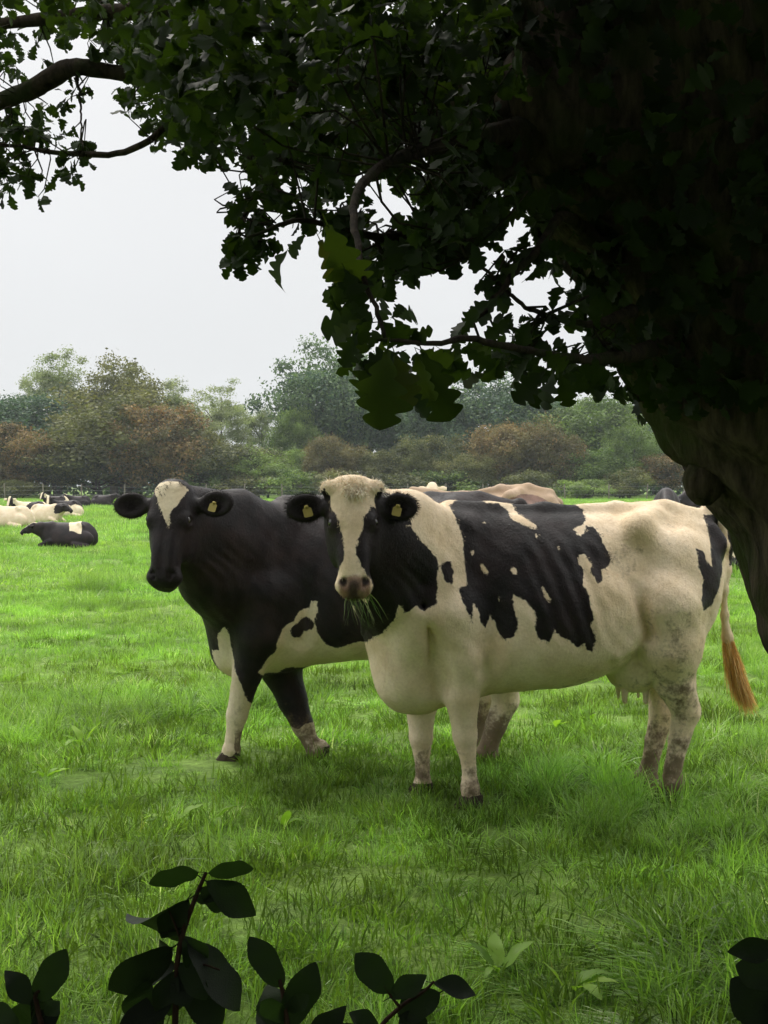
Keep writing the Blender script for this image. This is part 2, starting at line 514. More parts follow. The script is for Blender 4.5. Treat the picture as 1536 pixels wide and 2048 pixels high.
def cow_material(name, light=(0.76, 0.66, 0.50), dark=(0.0105, 0.0085, 0.009), mud=(0.085, 0.062, 0.042), brown=0.0):
    m, nt, out = mat_new(name); N = NT(nt)
    tco = N.n('ShaderNodeTexCoord').outputs['Object']
    sd = N.attr('patch'); mu = N.attr('mud'); pk = N.attr('skin'); oc = N.attr('ochre')
    na = N.noise(tco, 16, 4, 0.6); nb = N.noise(tco, 75, 3, 0.6); nc = N.noise(tco, 5, 4, 0.6)
    hair = N.noise(N.vec_scale(tco, (1, 1, 0.3)), 130, 3, 0.7)
    e1 = N.math('MULTIPLY_ADD', N.math('SUBTRACT', na, 0.5), 0.032, sd)
    e1 = N.math('MULTIPLY_ADD', N.math('SUBTRACT', nb, 0.5), 0.016, e1)
    f = N.maprange(e1, -0.003, 0.003, 0, 1, True)
    # cream coat: warm, yellow-brown soiling
    lt = N.mix(N.maprange(nc, 0.38, 0.66, 0, 0.75), light, (light[0] * 0.80, light[1] * 0.74, light[2] * 0.62))
    lt = N.mix(N.maprange(nb, 0.40, 0.75, 0, 0.35), lt, (light[0] * 0.6, light[1] * 0.55, light[2] * 0.45))
    dk = N.mix(N.maprange(nc, 0.4, 0.65, 0, 1), dark, (dark[0] * 2.2 + brown, dark[1] * 1.8 + brown * .6, dark[2] * 1.7 + brown * .45))
    c = N.mix(f, lt, dk)
    c = N.mix(oc, c, N.mix(nb, (0.36, 0.17, 0.045), (0.55, 0.31, 0.10)))
    c = N.mix(pk, c, N.mix(N.maprange(na, 0.4, 0.6, 0, 1), (0.24, 0.115, 0.085), (0.42, 0.26, 0.20)))
    mf = N.maprange(N.math('ADD', mu, N.math('MULTIPLY_ADD', N.math('SUBTRACT', na, 0.5), 1.4, N.math('MULTIPLY', N.math('SUBTRACT', nb, 0.5), 0.5))), 0.32, 0.85, 0, 0.90, True)
    c = N.mix(mf, c, N.mix(nb, mud, (mud[0] * 2.3, mud[1] * 2.2, mud[2] * 1.9)))
    dkm = N.attr('dark')
    c = N.mix(dkm, c, (0.012, 0.009, 0.009))
    pb = N.n('ShaderNodeBsdfPrincipled'); N.l(c, pb.inputs['Base Color'])
    N.l(N.maprange(f, 0, 1, 0.75, 0.52), pb.inputs['Roughness'])
    pb.inputs['Specular IOR Level'].default_value = 0.20
    pb.inputs['Sheen Weight'].default_value = 0.02; pb.inputs['Sheen Roughness'].default_value = 0.4
    hgt = N.math('ADD', N.math('MULTIPLY', hair, 0.5), N.math('ADD', N.math('MULTIPLY', nb, 0.6), na))
    N.l(N.bump(hgt, 0.45, 0.008), pb.inputs['Normal'])
    N.l(pb.outputs[0], out.inputs['Surface'])
    return m

HEAD_SECS = [(-0.035, -0.05, -0.11, 0.045), (0.0, -0.012, -0.15, 0.082), (0.05, 0.008, -0.19, 0.100), (0.11, 0.015, -0.21, 0.108), (0.17, 0.015, -0.225, 0.110),
             (0.23, 0.010, -0.23, 0.098), (0.29, 0.006, -0.21, 0.082), (0.35, 0.0, -0.165, 0.070), (0.41, -0.006, -0.135, 0.070),
             (0.46, -0.018, -0.125, 0.072), (0.50, -0.045, -0.10, 0.045)]
def add_head(Fd, O, H, s=1.0, ear=(0.10, 0.02), ear2=None, poll=0.0, fine=True):
    """O poll point, H columns = (T down the face, S sideways, Nn out of the forehead)"""
    T, S, Nn = H[:, 0], H[:, 1], H[:, 2]
    def q(sd_, t, n_): return O + (S * sd_ + T * t + Nn * n_) * s
    SC = [tuple(v * s for v in r) for r in HEAD_SECS]
    Fd.loft(O, H, SC, k=0.04 * s, n=2.5, top=-0.16)
    Hs = np.stack([S, T, Nn], 1)
    Fd.ell(q(0, 0.452, -0.062), np.array([0.088, 0.055, 0.060]) * s, Hs, 0.03 * s)
    Fd.ell(q(0, 0.475, -0.115), np.array([0.055, 0.035, 0.045]) * s, Hs, 0.03 * s)
    Fd.ell(q(0, 0.0, -0.07), np.array([0.075 + poll * .4, 0.045 + poll * .2, 0.065]) * s, Hs, 0.05 * s)
    for sg in (-1, 1):
        Fd.ell(q(sg * 0.082, 0.165, -0.035), np.array([0.036, 0.036, 0.036]) * s, Hs, 0.03 * s)
        Fd.ell(q(sg * 0.070, 0.26, -0.15), np.array([0.036, 0.085, 0.07]) * s, Hs, 0.04 * s)
        Fd.ell(q(sg * 0.030, 0.33, -0.015), np.array([0.028, 0.10, 0.025]) * s, Hs, 0.03 * s)
        if poll: Fd.ell(q(sg * 0.106, -0.004, -0.048), np.array([0.040, 0.036, 0.038]) * s, Hs, 0.022 * s)
        dr, fw = (ear if sg < 0 or ear2 is None else ear2)
        a = q(sg * 0.085, 0.07, -0.10); b = q(sg * 0.145, 0.07 + dr * .15, -0.095)
        Fd.cone(a, b, 0.032 * s, 0.028 * s, 0.03 * s)
        ax = S * sg * math.cos(dr * 3) + T * math.sin(dr * 3) * 0.9 + Nn * fw; ax /= np.linalg.norm(ax)
        nn = Nn * 0.96 + T * 0.2; nn = nn - ax * nn.dot(ax); nn /= np.linalg.norm(nn); tt_ = np.cross(nn, ax)
        cE = b + ax * 0.070 * s
        E = np.stack([ax, tt_, nn], 1)
        Fd.ell(cE, np.array([0.090, 0.066, 0.021]) * s, E, 0.02 * s)
        if fine: Fd.ell(cE + nn * 0.024 * s + ax * 0.004, np.array([0.072, 0.049, 0.022]) * s, E, 0.012 * s, sub=True)
        if fine:
            Fd.ell(q(sg * 0.050, 0.440, -0.002), np.array([0.017, 0.013, 0.022]) * s, Hs, 0.012 * s, sub=True)
            Fd.ell(q(sg * 0.040, 0.462, -0.010), np.array([0.008, 0.012, 0.015]) * s, Hs, 0.01 * s, sub=True)
            Fd.ell(q(sg * 0.110, 0.165, -0.028), np.array([0.012, 0.016, 0.024]) * s, Hs, 0.012 * s, sub=True)
        Fd.E = getattr(Fd, 'E', []) + [(sg, cE, E)]
    if fine:   # mouth slit
        Fd.cone(q(-0.05, 0.487, -0.088), q(0.05, 0.487, -0.088), 0.006, 0.006, 0.008, sub=True)

def S01(a, b, x): 
    t = np.clip((x - a) / (b - a), 0, 1); return t * t * (3 - 2 * t)

def wander(V, s, seed, n=60):
    """smooth pseudo noise -1..1"""
    r = np.random.default_rng(seed); o = np.zeros(len(V))
    for i in range(n // 10):
        k = r.normal(0, 1, 3); k *= s * (1 + 0.3 * r.normal()) / np.linalg.norm(k)
        o += np.sin(V @ k + r.uniform(0, 6.28))
    return o / math.sqrt(n / 10)
def hair_layer(V, F, attrs, n, length, seed, dirfn, lift=0.28, width=0.0014):
    r = np.random.default_rng(seed)
    A, B, C_ = V[F[:, 0]], V[F[:, 1]], V[F[:, 2]]; D_ = V[F[:, 3]]
    nrm = np.cross(C_ - A, D_ - B); ar = np.linalg.norm(nrm, axis=1); nrm /= ar[:, None] + 1e-12
    f = r.choice(len(F), n, p=ar / ar.sum())
    u, v = r.random(n)[:, None], r.random(n)[:, None]
    p = (A[f] * (1 - u) + B[f] * u) * (1 - v) + (D_[f] * (1 - u) + C_[f] * u) * v
    nn = nrm[f]
    d = dirfn(p) + r.normal(0, 0.35, (n, 3)); d -= nn * (d * nn).sum(1)[:, None]; d /= np.linalg.norm(d, axis=1)[:, None] + 1e-9
    d = d + nn * lift * r.uniform(0.5, 1.5, (n, 1))
    sd_ = np.cross(d, nn); sd_ /= np.linalg.norm(sd_, axis=1)[:, None] + 1e-9
    ln = length * r.uniform(0.6, 1.4, (n, 1))
    p = p - nn * 0.001
    VV = np.stack([p - sd_ * width, p + sd_ * width, p + d * ln], 1).reshape(-1, 3)
    FF = np.arange(n * 3).reshape(-1, 3)
    at = {k: np.repeat(a[F[f, 0]], 3) for k, a in attrs.items()}
    return VV, FF, at

def hoof_mesh(mat):
    Vs, Fs, o = [], [], 0
    for sg in (-1, 1):
        base = [(-0.062, 0.004), (-0.055, 0.026), (-0.02, 0.040), (0.03, 0.038), (0.045, 0.02), (0.045, 0.004)]
        rows = []
        for z, sc, sh in ((-0.01, 1.0, 0.0), (0.015, 0.97, 0.004), (0.05, 0.80, 0.016), (0.065, 0.66, 0.02)):
            rows.append([(x * sc + sh, sg * (y * (0.6 + 0.4 * sc)), z) for x, y in base])
        n = len(base); Vv = [p for r_ in rows for p in r_]
        F_ = []
        for i in range(len(rows) - 1):
            for j in range(n):
                q = [i * n + j, i * n + (j + 1) % n, (i + 1) * n + (j + 1) % n, (i + 1) * n + j]
                F_.append(q if sg < 0 else q[::-1])
        Fs.append(np.array(F_) + o); Vs += Vv; o += len(Vv)
        top = [o - n + j for j in range(n)]
        Fs.append(np.array([[top[0], top[1], top[2], top[3]], [top[0], top[3], top[4], top[5]]]))
    return np_mesh('hoof', np.array(Vs), np.concatenate(Fs), smooth=False, mat=mat)
def uv_ball(c, r, n=12, M=None):
    V, F = [], []
    for i in range(n + 1):
        for j in range(2 * n):
            a, b = math.pi * i / n, math.pi * j / n
            V.append([r * math.sin(a) * math.cos(b), r * math.sin(a) * math.sin(b), r * math.cos(a)])
    for i in range(n):
        for j in range(2 * n):
            F.append([i * 2 * n + j, (i + 1) * 2 * n + j, (i + 1) * 2 * n + (j + 1) % (2 * n), i * 2 * n + (j + 1) % (2 * n)])
    return np.array(V) + np.array(c), np.array(F)

M_EYE = plain_material('cow_eye_dark', (0.012, 0.008, 0.006), 0.08, 0.8, 0.3)
M_HOOF = plain_material('hoof_horn_muddy', (0.05, 0.036, 0.025), 0.8, 0.2, 0.5)
M_TAG = plain_material('ear_tag_yellow', (0.34, 0.27, 0.07), 0.6, 0.4, 0.25)

class CowFrame:
    """converts photo pixels to the cow's own coordinates at a chosen lateral offset"""
    def __init__(s, X, Y, yaw): s.O = np.array([X, Y, 0.0]); s.yaw = yaw; s.c, s.s = math.cos(yaw), math.sin(yaw)
    def to_local(s, p):
        d = np.asarray(p, float) - s.O
        return np.stack([d[..., 0] * s.c + d[..., 1] * s.s, -d[..., 0] * s.s + d[..., 1] * s.c, d[..., 2]], -1)
    def vec_local(s, d):
        return np.array([d[0] * s.c + d[1] * s.s, -d[0] * s.s + d[1] * s.c, d[2]])
    def J(s, px, py, yl, z=None):
        r = ray(px, py); o = s.to_local((0, 0, CAM_H)); d = s.vec_local(r)
        t = (yl - o[1]) / d[1]
        p = o + d * t
        if z is not None: p[2] = z
        return p
    def plane(s, px, py, O, Nn):
        r = ray(px, py); o = s.to_local((0, 0, CAM_H)); d = s.vec_local(r)
        t = np.dot(O - o, Nn) / np.dot(d, Nn)
        return o + d * t

def build_leg(Fd, pts, rs, k=0.05, flat=None):
    for i in range(len(pts) - 1): Fd.cone(pts[i], pts[i + 1], rs[i], rs[i + 1], k if i < 2 else 0.016, flat)

def head_basis(cf, yaw_h, pitch_h, roll=0.0):
    """head that looks at the camera when yaw_h = 0; pitch: muzzle pushed forward"""
    T = np.array([0, -math.sin(pitch_h), -math.cos(pitch_h)]); Nn = np.array([0, -math.cos(pitch_h), math.sin(pitch_h)]); S = np.array([1.0, 0, 0])
    cr, sr = math.cos(roll), math.sin(roll)
    T, S = T * cr + S * sr, S * cr - T * sr
    c_, s_ = math.cos(yaw_h), math.sin(yaw_h)
    Rz = np.array([[c_, -s_, 0], [s_, c_, 0], [0, 0, 1]])
    T, S, Nn = Rz @ T, Rz @ S, Rz @ Nn
    return np.stack([cf.vec_local(T), cf.vec_local(S), cf.vec_local(Nn)], 1)

TR = np.eye(3)
def standing_cow(name, cf, secs, poll_px, poll_depth, hb, head_scale, legs, tail, udder, h, coat, hair_n, mat,
                 ears=((0.0, 0.1), None), poll=0.0, label='', cat='cow', group=None, extra=None, tags=(-1, 1), neck_k=1.0, brisket=None, hips=0.0):
    root = empty(name, (cf.O[0], cf.O[1], 0), cf.yaw)
    tag(root, label, cat, group)
    Op = cf.to_local(P(poll_px[0], poll_px[1], poll_depth))
    H = hb
    lo = np.array([-1.0, -0.5, -0.02]); hi = np.array([1.12, 0.45, 1.62])
    lo = np.minimum(lo, Op - [0.42, 0.42, 0.62]); hi = np.maximum(hi, Op + [0.42, 0.35, 0.16])
    lo[2] = -0.02
    Fd = Field(lo, hi, h)
    Fd.loft((0, 0, 0), TR, secs, k=0.06, n=2.25, top=0.20)
    hd = lambda sd_, t, n_: Op + (H[:, 1] * sd_ + H[:, 0] * t + H[:, 2] * n_) * head_scale
    # neck: crest, body, throat
    b0 = hd(0, 0.03, -0.13); b1 = hd(0, 0.13, -0.16); b2 = hd(0, 0.24, -0.17)
    m0 = np.array([-0.40, 0, 1.25]); m1 = np.array([-0.56, 0, 1.08]); m2 = np.array([-0.66, -0.02, 0.84])
    mid = lambda a, b, f, dz=0: a * (1 - f) + b * f + np.array([0, 0, dz])
    Fd.chain([m0, mid(m0, b0, .5, 0.02), b0], [0.11, 0.095, 0.075], 0.08)
    Fd.chain([m1, mid(m1, b1, .5, -0.01), b1], [0.23, 0.165, 0.115], 0.12)
    Fd.chain([m2, mid(m2, b2, .5, -0.03), b2], [0.17 * neck_k, 0.115 * neck_k, 0.085], 0.10)
    for sg in (-1, 1):   # shoulder blades, ribs' swell, hook and pin bones, thighs
        Fd.cone((-0.40, sg * 0.09, 1.27), (-0.60, sg * 0.185, 0.92), 0.075, 0.105, 0.06)       # shoulder blade
        Fd.ell((-0.44, sg * 0.20, 0.90), (0.11, 0.075, 0.16), k=0.05)                            # triceps
        Fd.ell((-0.64, sg * 0.17, 0.82), (0.10, 0.08, 0.12), k=0.07)
        # hook bone with the ridge towards the loin and the slope to the pin bone
        Fd.cone((0.50, sg * 0.08, 1.345 + hips), (0.40, sg * 0.190, 1.305 + hips), 0.028, 0.036, 0.11)
        Fd.cone((0.40, sg * 0.185, 1.28 + hips), (0.58, sg * 0.20, 1.08 + hips), 0.04, 0.07, 0.11)
        Fd.cone((0.80, sg * 0.07, 1.27 + hips), (0.835, sg * 0.10, 1.20 + hips), 0.04, 0.045, 0.06)
        Fd.ell((0.62, sg * 0.16, 1.00), (0.19, 0.115, 0.27), k=0.09)
        Fd.ell((0.29, sg * 0.345, 1.17 + hips), (0.10, 0.060, 0.085), k=0.10, sub=True)        # hungry hollow
        Fd.cone((0.26, sg * 0.27, 0.72), (0.42, sg * 0.23, 0.86), 0.022, 0.040, 0.05)            # flank fold
    Fd.chain([(-0.45, 0, 1.385 + hips * .5), (0, 0, 1.372), (0.35, 0, 1.372 + hips), (0.60, 0, 1.375 + hips), (0.80, 0, 1.33 + hips)], [0.035, 0.022, 0.025, 0.03, 0.035], 0.06)
    if brisket: Fd.ell(*brisket, k=0.10)
    for pts, rs, kk in legs: build_leg(Fd, pts, rs, kk)
    for sg in (-1, 1):
        Fd.cone((0.345, sg * 0.315, 1.02), (0.425, sg * 0.265, 0.80), 0.012, 0.016, 0.07, sub=True)   # edge of the thigh
        Fd.cone((-0.30, sg * 0.325, 1.08), (-0.335, sg * 0.27, 0.66), 0.014, 0.018, 0.07, sub=True)   # behind the shoulder
        Fd.ell((-0.335, sg * 0.195, 0.745), (0.045, 0.045, 0.055), k=0.04)                            # elbow
    if udder:
        for u in udder: Fd.ell(u[0], u[1], k=0.035)
        ue = udder[0]
        for dx, dy in ((-0.06, -0.06), (0.04, -0.07), (-0.05, 0.06), (0.05, 0.06)):
            a = np.array([ue[0][0] + dx, ue[0][1] + dy, ue[0][2] - ue[1][2] * 0.88])
            Fd.cone(a, a + [0, 0, -0.05], 0.014, 0.011, 0.012)
    Fd.chain(*tail, k=0.03)
    add_head(Fd, Op, H, head_scale, ears[0], ears[1], poll, True)
    if extra: extra(Fd, Op, H)
    V, F = Fd.mesh()
    # soft hide folds and muscle unevenness
    Nv = np.zeros_like(V); fn_ = np.cross(V[F[:, 2]] - V[F[:, 0]], V[F[:, 3]] - V[F[:, 1]])
    for q in range(4): np.add.at(Nv, F[:, q], fn_)
    Nv /= np.linalg.norm(Nv, axis=1)[:, None] + 1e-12
    sm_ = S01(0.25, 0.5, V[:, 2]) * (np.abs((V - Op) @ H[:, 1]) > 0.0) * S01(0.30, 0.55, np.linalg.norm(V - Op, axis=1))
    q_ = V * np.array([1.0, 1.0, 0.45])
    V = V + Nv * ((0.0045 * wander(q_, 13, 11) + 0.0028 * wander(V * np.array([1, 1, .7]), 34, 12) + 0.0012 * wander(V, 80, 15)) * sm_)[:, None]
    rib = 0.0035 * np.sin((V[:, 0] + 0.35 * (V[:, 2] - 1)) * 2 * math.pi / 0.075) * S01(-.25, -.1, V[:, 0]) * S01(.28, .1, V[:, 0]) * S01(.7, .85, V[:, 2]) * S01(1.32, 1.15, V[:, 2]) * (np.abs(Nv[:, 1]) > .5)
    V = V + Nv * rib[:, None]
    fold_ = 0.0016 * np.sin((V[:, 0] * 0.9 + V[:, 2] * 0.5 + 0.03 * np.sin(V[:, 2] * 17)) * 2 * math.pi / 0.062) * S01(-.98, -.86, V[:, 0]) * S01(-.55, -.70, V[:, 0]) * S01(.70, .8, V[:, 2]) * S01(1.25, 1.1, V[:, 2]) * S01(0.22, 0.34, np.linalg.norm(V - (Op + H[:, 0] * .25 * head_scale), axis=1))
    V = V + Nv * fold_[:, None]
    hl = (V - Op) @ H / head_scale                       # columns t, s, n in head space
    at = coat(V, hl, Fd)
    body = obj('body', np_mesh('cow_body', V, F, at, mat=mat), root)
    def dirfn(p):
        d = np.tile(np.array([0.55, 0.0, -0.7]), (len(p), 1))
        q = (p - Op) @ H; hd_ = (q[:, 0] > -.05) & (np.abs(q[:, 1]) < 0.32) & (q[:, 2] > -.2)
        d[hd_] = H[:, 0]
        return d
    if hair_n:
        hv, hf, ha = hair_layer(V, F, at, hair_n, 0.012, 3, dirfn, 0.28, 0.0016)
        o = obj('coat_hair', np_mesh('coat_hair', hv, hf, ha, smooth=False, mat=mat), root); o['kind'] = 'stuff'
    for sg in (-1, 1):
        ev, ef = uv_ball(hd(sg * 0.093, 0.165, -0.026), 0.022 * head_scale)
        obj('eye', np_mesh('eye', ev, ef, mat=M_EYE), root)
    hm = hoof_mesh(M_HOOF)
    for pts, rs, kk in legs:
        p = pts[-1]
        o = obj('hoof', hm, root, (p[0] - 0.012, p[1], max(0.0, p[2] - 0.055)))
        o.scale = (1.25, 1.25, 1.1)
    for sg, cE, E in Fd.E:
        if sg not in tags: continue
        c0 = cE + E[:, 2] * 0.012 + E[:, 0] * (-0.002)
        dn = H[:, 0]; ax = E[:, 0] * 0.9 * sg; sdv = ax - dn * ax.dot(dn); sdv /= np.linalg.norm(sdv); nn = np.cross(sdv, dn)
        if nn.dot(H[:, 2]) < 0: nn = -nn
        shp = [(-.012, -.010), (.012, -.010), (.014, .004), (.026, .010), (.027, .052), (.020, .058), (-.020, .058), (-.027, .052), (-.026, .010), (-.014, .004)]
        tl = 0.25 * sg
        shp = [(x * .74, y * .78) for x, y in shp]
        pts = [c0 + sdv * (x * math.cos(tl) - y * math.sin(tl)) + dn * (x * math.sin(tl) + y * math.cos(tl)) + nn * (0.012 + 0.1 * y * 0) for x, y in shp]
        n = len(pts); Vt = np.array(pts + [p - nn * 0.0025 for p in pts])
        Ft = [[i, (i + 1) % n, n + (i + 1) % n, n + i] for i in range(n)]
        Ft += [[0, 1, 2, 9], [2, 3, 8, 9], [3, 4, 7, 8], [4, 5, 6, 7]]; Ft += [[n + q for q in f[::-1]] for f in Ft[-4:]]
        t_ = obj('ear_tag', np_mesh('ear_tag', Vt, np.array(Ft), smooth=False, mat=M_TAG), root)
        bv, bf = uv_ball(c0 + nn * 0.014, 0.008, 6)
        obj('stud', np_mesh('stud', bv, bf, mat=M_TAG), t_)
    return root, Op, H, V, F, at, Fd

M_COW_A = cow_material('cream_and_black_hide', light=(0.90, 0.745, 0.56))
M_COW_B = cow_material('black_hide_white_marks', dark=(0.0115, 0.0095, 0.0105), brown=0.003)

# ---------------- nearest cow: cream with a black saddle, eating
fr = CowFrame(P(1090, 1000, 6.15)[0], 6.15, R(9))
SEC_A = [(-0.87, 0.98, 0.80, 0.05), (-0.82, 1.10, 0.62, 0.12), (-0.72, 1.23, 0.50, 0.175), (-0.58, 1.345, 0.455, 0.205), (-0.42, 1.385, 0.475, 0.235),
         (-0.22, 1.375, 0.52, 0.310), (0.0, 1.365, 0.535, 0.350), (0.2, 1.36, 0.560, 0.345), (0.36, 1.365, 0.63, 0.285), (0.50, 1.375, 0.74, 0.225),
         (0.66, 1.375, 0.82, 0.195), (0.78, 1.335, 0.88, 0.16), (0.85, 1.25, 0.96, 0.11), (0.885, 1.15, 1.02, 0.05)]
Ja = fr.J
legsA = [
    # near fore
    ([Ja(905, 1235, -0.19), Ja(935, 1318, -0.185), Ja(924, 1390, -0.165), Ja(930, 1470, -0.15), Ja(938, 1535, -0.15), Ja(940, 1575, -0.15), Ja(942, 1604, -0.15, 0.055)],
     [0.115, 0.092, 0.076, 0.055, 0.030, 0.041, 0.043], 0.045),
    # far fore, a step ahead
    ([Ja(865, 1270, 0.15), Ja(850, 1345, 0.14), Ja(842, 1410, 0.13), Ja(842, 1475, 0.12), Ja(845, 1535, 0.12), Ja(846, 1570, 0.12), Ja(843, 1600, 0.12, 0.055)],
     [0.10, 0.088, 0.070, 0.054, 0.031, 0.040, 0.041], 0.05),
    # near hind: stifle, gaskin, hock, cannon
    ([Ja(1330, 1215, -0.185), Ja(1340, 1290, -0.18), Ja(1352, 1365, -0.15), Ja(1372, 1422, -0.13), Ja(1358, 1480, -0.13), Ja(1346, 1535, -0.13), Ja(1345, 1565, -0.13), Ja(1338, 1592, -0.13, 0.055)],
     [0.185, 0.145, 0.092, 0.066, 0.047, 0.040, 0.051, 0.050], 0.05),
    # far hind
    ([Ja(1325, 1215, 0.18), Ja(1325, 1300, 0.16), Ja(1325, 1365, 0.13), Ja(1326, 1425, 0.11), Ja(1310, 1480, 0.11), Ja(1298, 1535, 0.11), Ja(1296, 1565, 0.11), Ja(1288, 1590, 0.11, 0.055)],
     [0.16, 0.12, 0.082, 0.064, 0.046, 0.040, 0.050, 0.050], 0.05)]
tailA = ([Ja(1418, 1020, 0), Ja(1444, 1045, 0), Ja(1454, 1095, -0.02), Ja(1452, 1140, -0.03), Ja(1447, 1180, -0.04), Ja(1449, 1230, -0.04), Ja(1455, 1275, -0.04), Ja(1464, 1310, -0.04)],
         [0.035, 0.032, 0.027, 0.022, 0.018, 0.016, 0.017, 0.018])
hbA = head_basis(fr, R(4), R(17), R(0.5))
c3 = lambda pts: [(700 + x / 1.837, 940 + y / 1.837) for x, y in pts]
c2 = lambda pts: [(200 + x / 2.743, 930 + y / 2.743) for x, y in pts]
c1 = lambda pts: [(540 + x / 4.267, 920 + y / 4.267) for x, y in pts]
sideA = lambda pts, yl=-0.30: np.array([Ja(x, y, yl)[[0, 2]] for x, y in pts])
PA_neck = sideA([(690, 1040), (765, 1040), (817, 1052), (839, 1084), (866, 1109), (877, 1128), (869, 1152), (873, 1174), (870, 1207), (858, 1212), (844, 1224), (831, 1209), (809, 1224), (793, 1208),
                 (784, 1245), (768, 1269), (749, 1288), (735, 1306), (727, 1290), (732, 1262), (722, 1240), (712, 1215), (690, 1210)], -0.24)
PA_spot = sideA(c3([(335, 345), (370, 335), (382, 375), (375, 415), (355, 412), (342, 385)]), -0.26)
PA_main = sideA([(920, 1011), (945, 997), (978, 996), (1005, 1008), (1029, 1008), (1040, 1022), (1046, 1043), (1062, 1052), (1092, 1060), (1093, 1052), (1076, 1041), (1058, 1022), (1057, 1008), (1100, 1002), (1179, 1004), (1201, 1022),
                 (1195, 1043), (1184, 1052), (1163, 1060), (1174, 1076), (1182, 1068), (1190, 1053), (1206, 1054), (1217, 1082), (1228, 1120), (1223, 1133), (1204, 1139), (1204, 1163), (1193, 1166), (1182, 1144),
                 (1187, 1131), (1174, 1109), (1163, 1109), (1160, 1125), (1168, 1141), (1165, 1169), (1176, 1207), (1182, 1239), (1174, 1250), (1187, 1278), (1179, 1302), (1168, 1297), (1165, 1283), (1149, 1291),
                 (1130, 1280), (1111, 1267), (1103, 1256), (1092, 1280), (1076, 1280), (1065, 1256), (1070, 1223), (1048, 1201), (1027, 1190), (1024, 1212), (1035, 1245), (1029, 1272), (1010, 1280), (999, 1267),
                 (994, 1245), (983, 1231), (975, 1258), (964, 1245), (961, 1229), (948, 1207), (945, 1245), (931, 1218), (920, 1185), (923, 1174), (940, 1171), (937, 1120), (938, 1087), (929, 1049)])
PA_rump = sideA(c3([(1250, 283), (1288, 296), (1298, 340), (1316, 352), (1322, 290), (1342, 250), (1338, 210), (1346, 165), (1400, 165), (1410, 250), (1400, 320), (1362, 390), (1340, 440), (1315, 490), (1265, 510), (1254, 470), (1275, 400), (1258, 350)]), -0.20)
WA_spots = [(sideA(c3([(x, y)]))[0], rx, rz, an) for x, y, rx, rz, an in
            [(525, 198, .012, .009, 0), (468, 308, .016, .014, .3), (508, 370, .014, .030, .4), (608, 370, .013, .018, .5), (555, 480, .010, .018, 0), (720, 465, .014, .038, .4), (780, 288, .008, .008, 0),
             (708, 250, .008, .012, 0), (870, 232, .018, .022, .3)]]
def head_poly(cf, Op, H, sc, pts):
    out_ = []
    for x, y in pts:
        p = cf.plane(x, y, Op, H[:, 2]); q = (p - Op) @ H / sc
        out_.append((q[0], q[1]))
    return out_
def head_common(V, hl, Fd, Op, H, sc):
    near = (np.abs(hl[:, 1]) < 0.13) & (hl[:, 0] > -0.09) & (hl[:, 0] < 0.56) & (hl[:, 2] > -0.27) & (hl[:, 2] < 0.12)
    ear = np.zeros(len(V), bool)
    for sg, cE, E in Fd.E:
        q = (V - cE) @ E
        ear |= (np.abs(q[:, 0]) < 0.13) & (np.abs(q[:, 1]) < 0.075) & (np.abs(q[:, 2]) < 0.06) & (hl[:, 1] * sg > 0.095)
    return near, ear
HS_A, HS_B = 0.95, 1.0
OpA = fr.to_local(P(705, 972, 5.62))
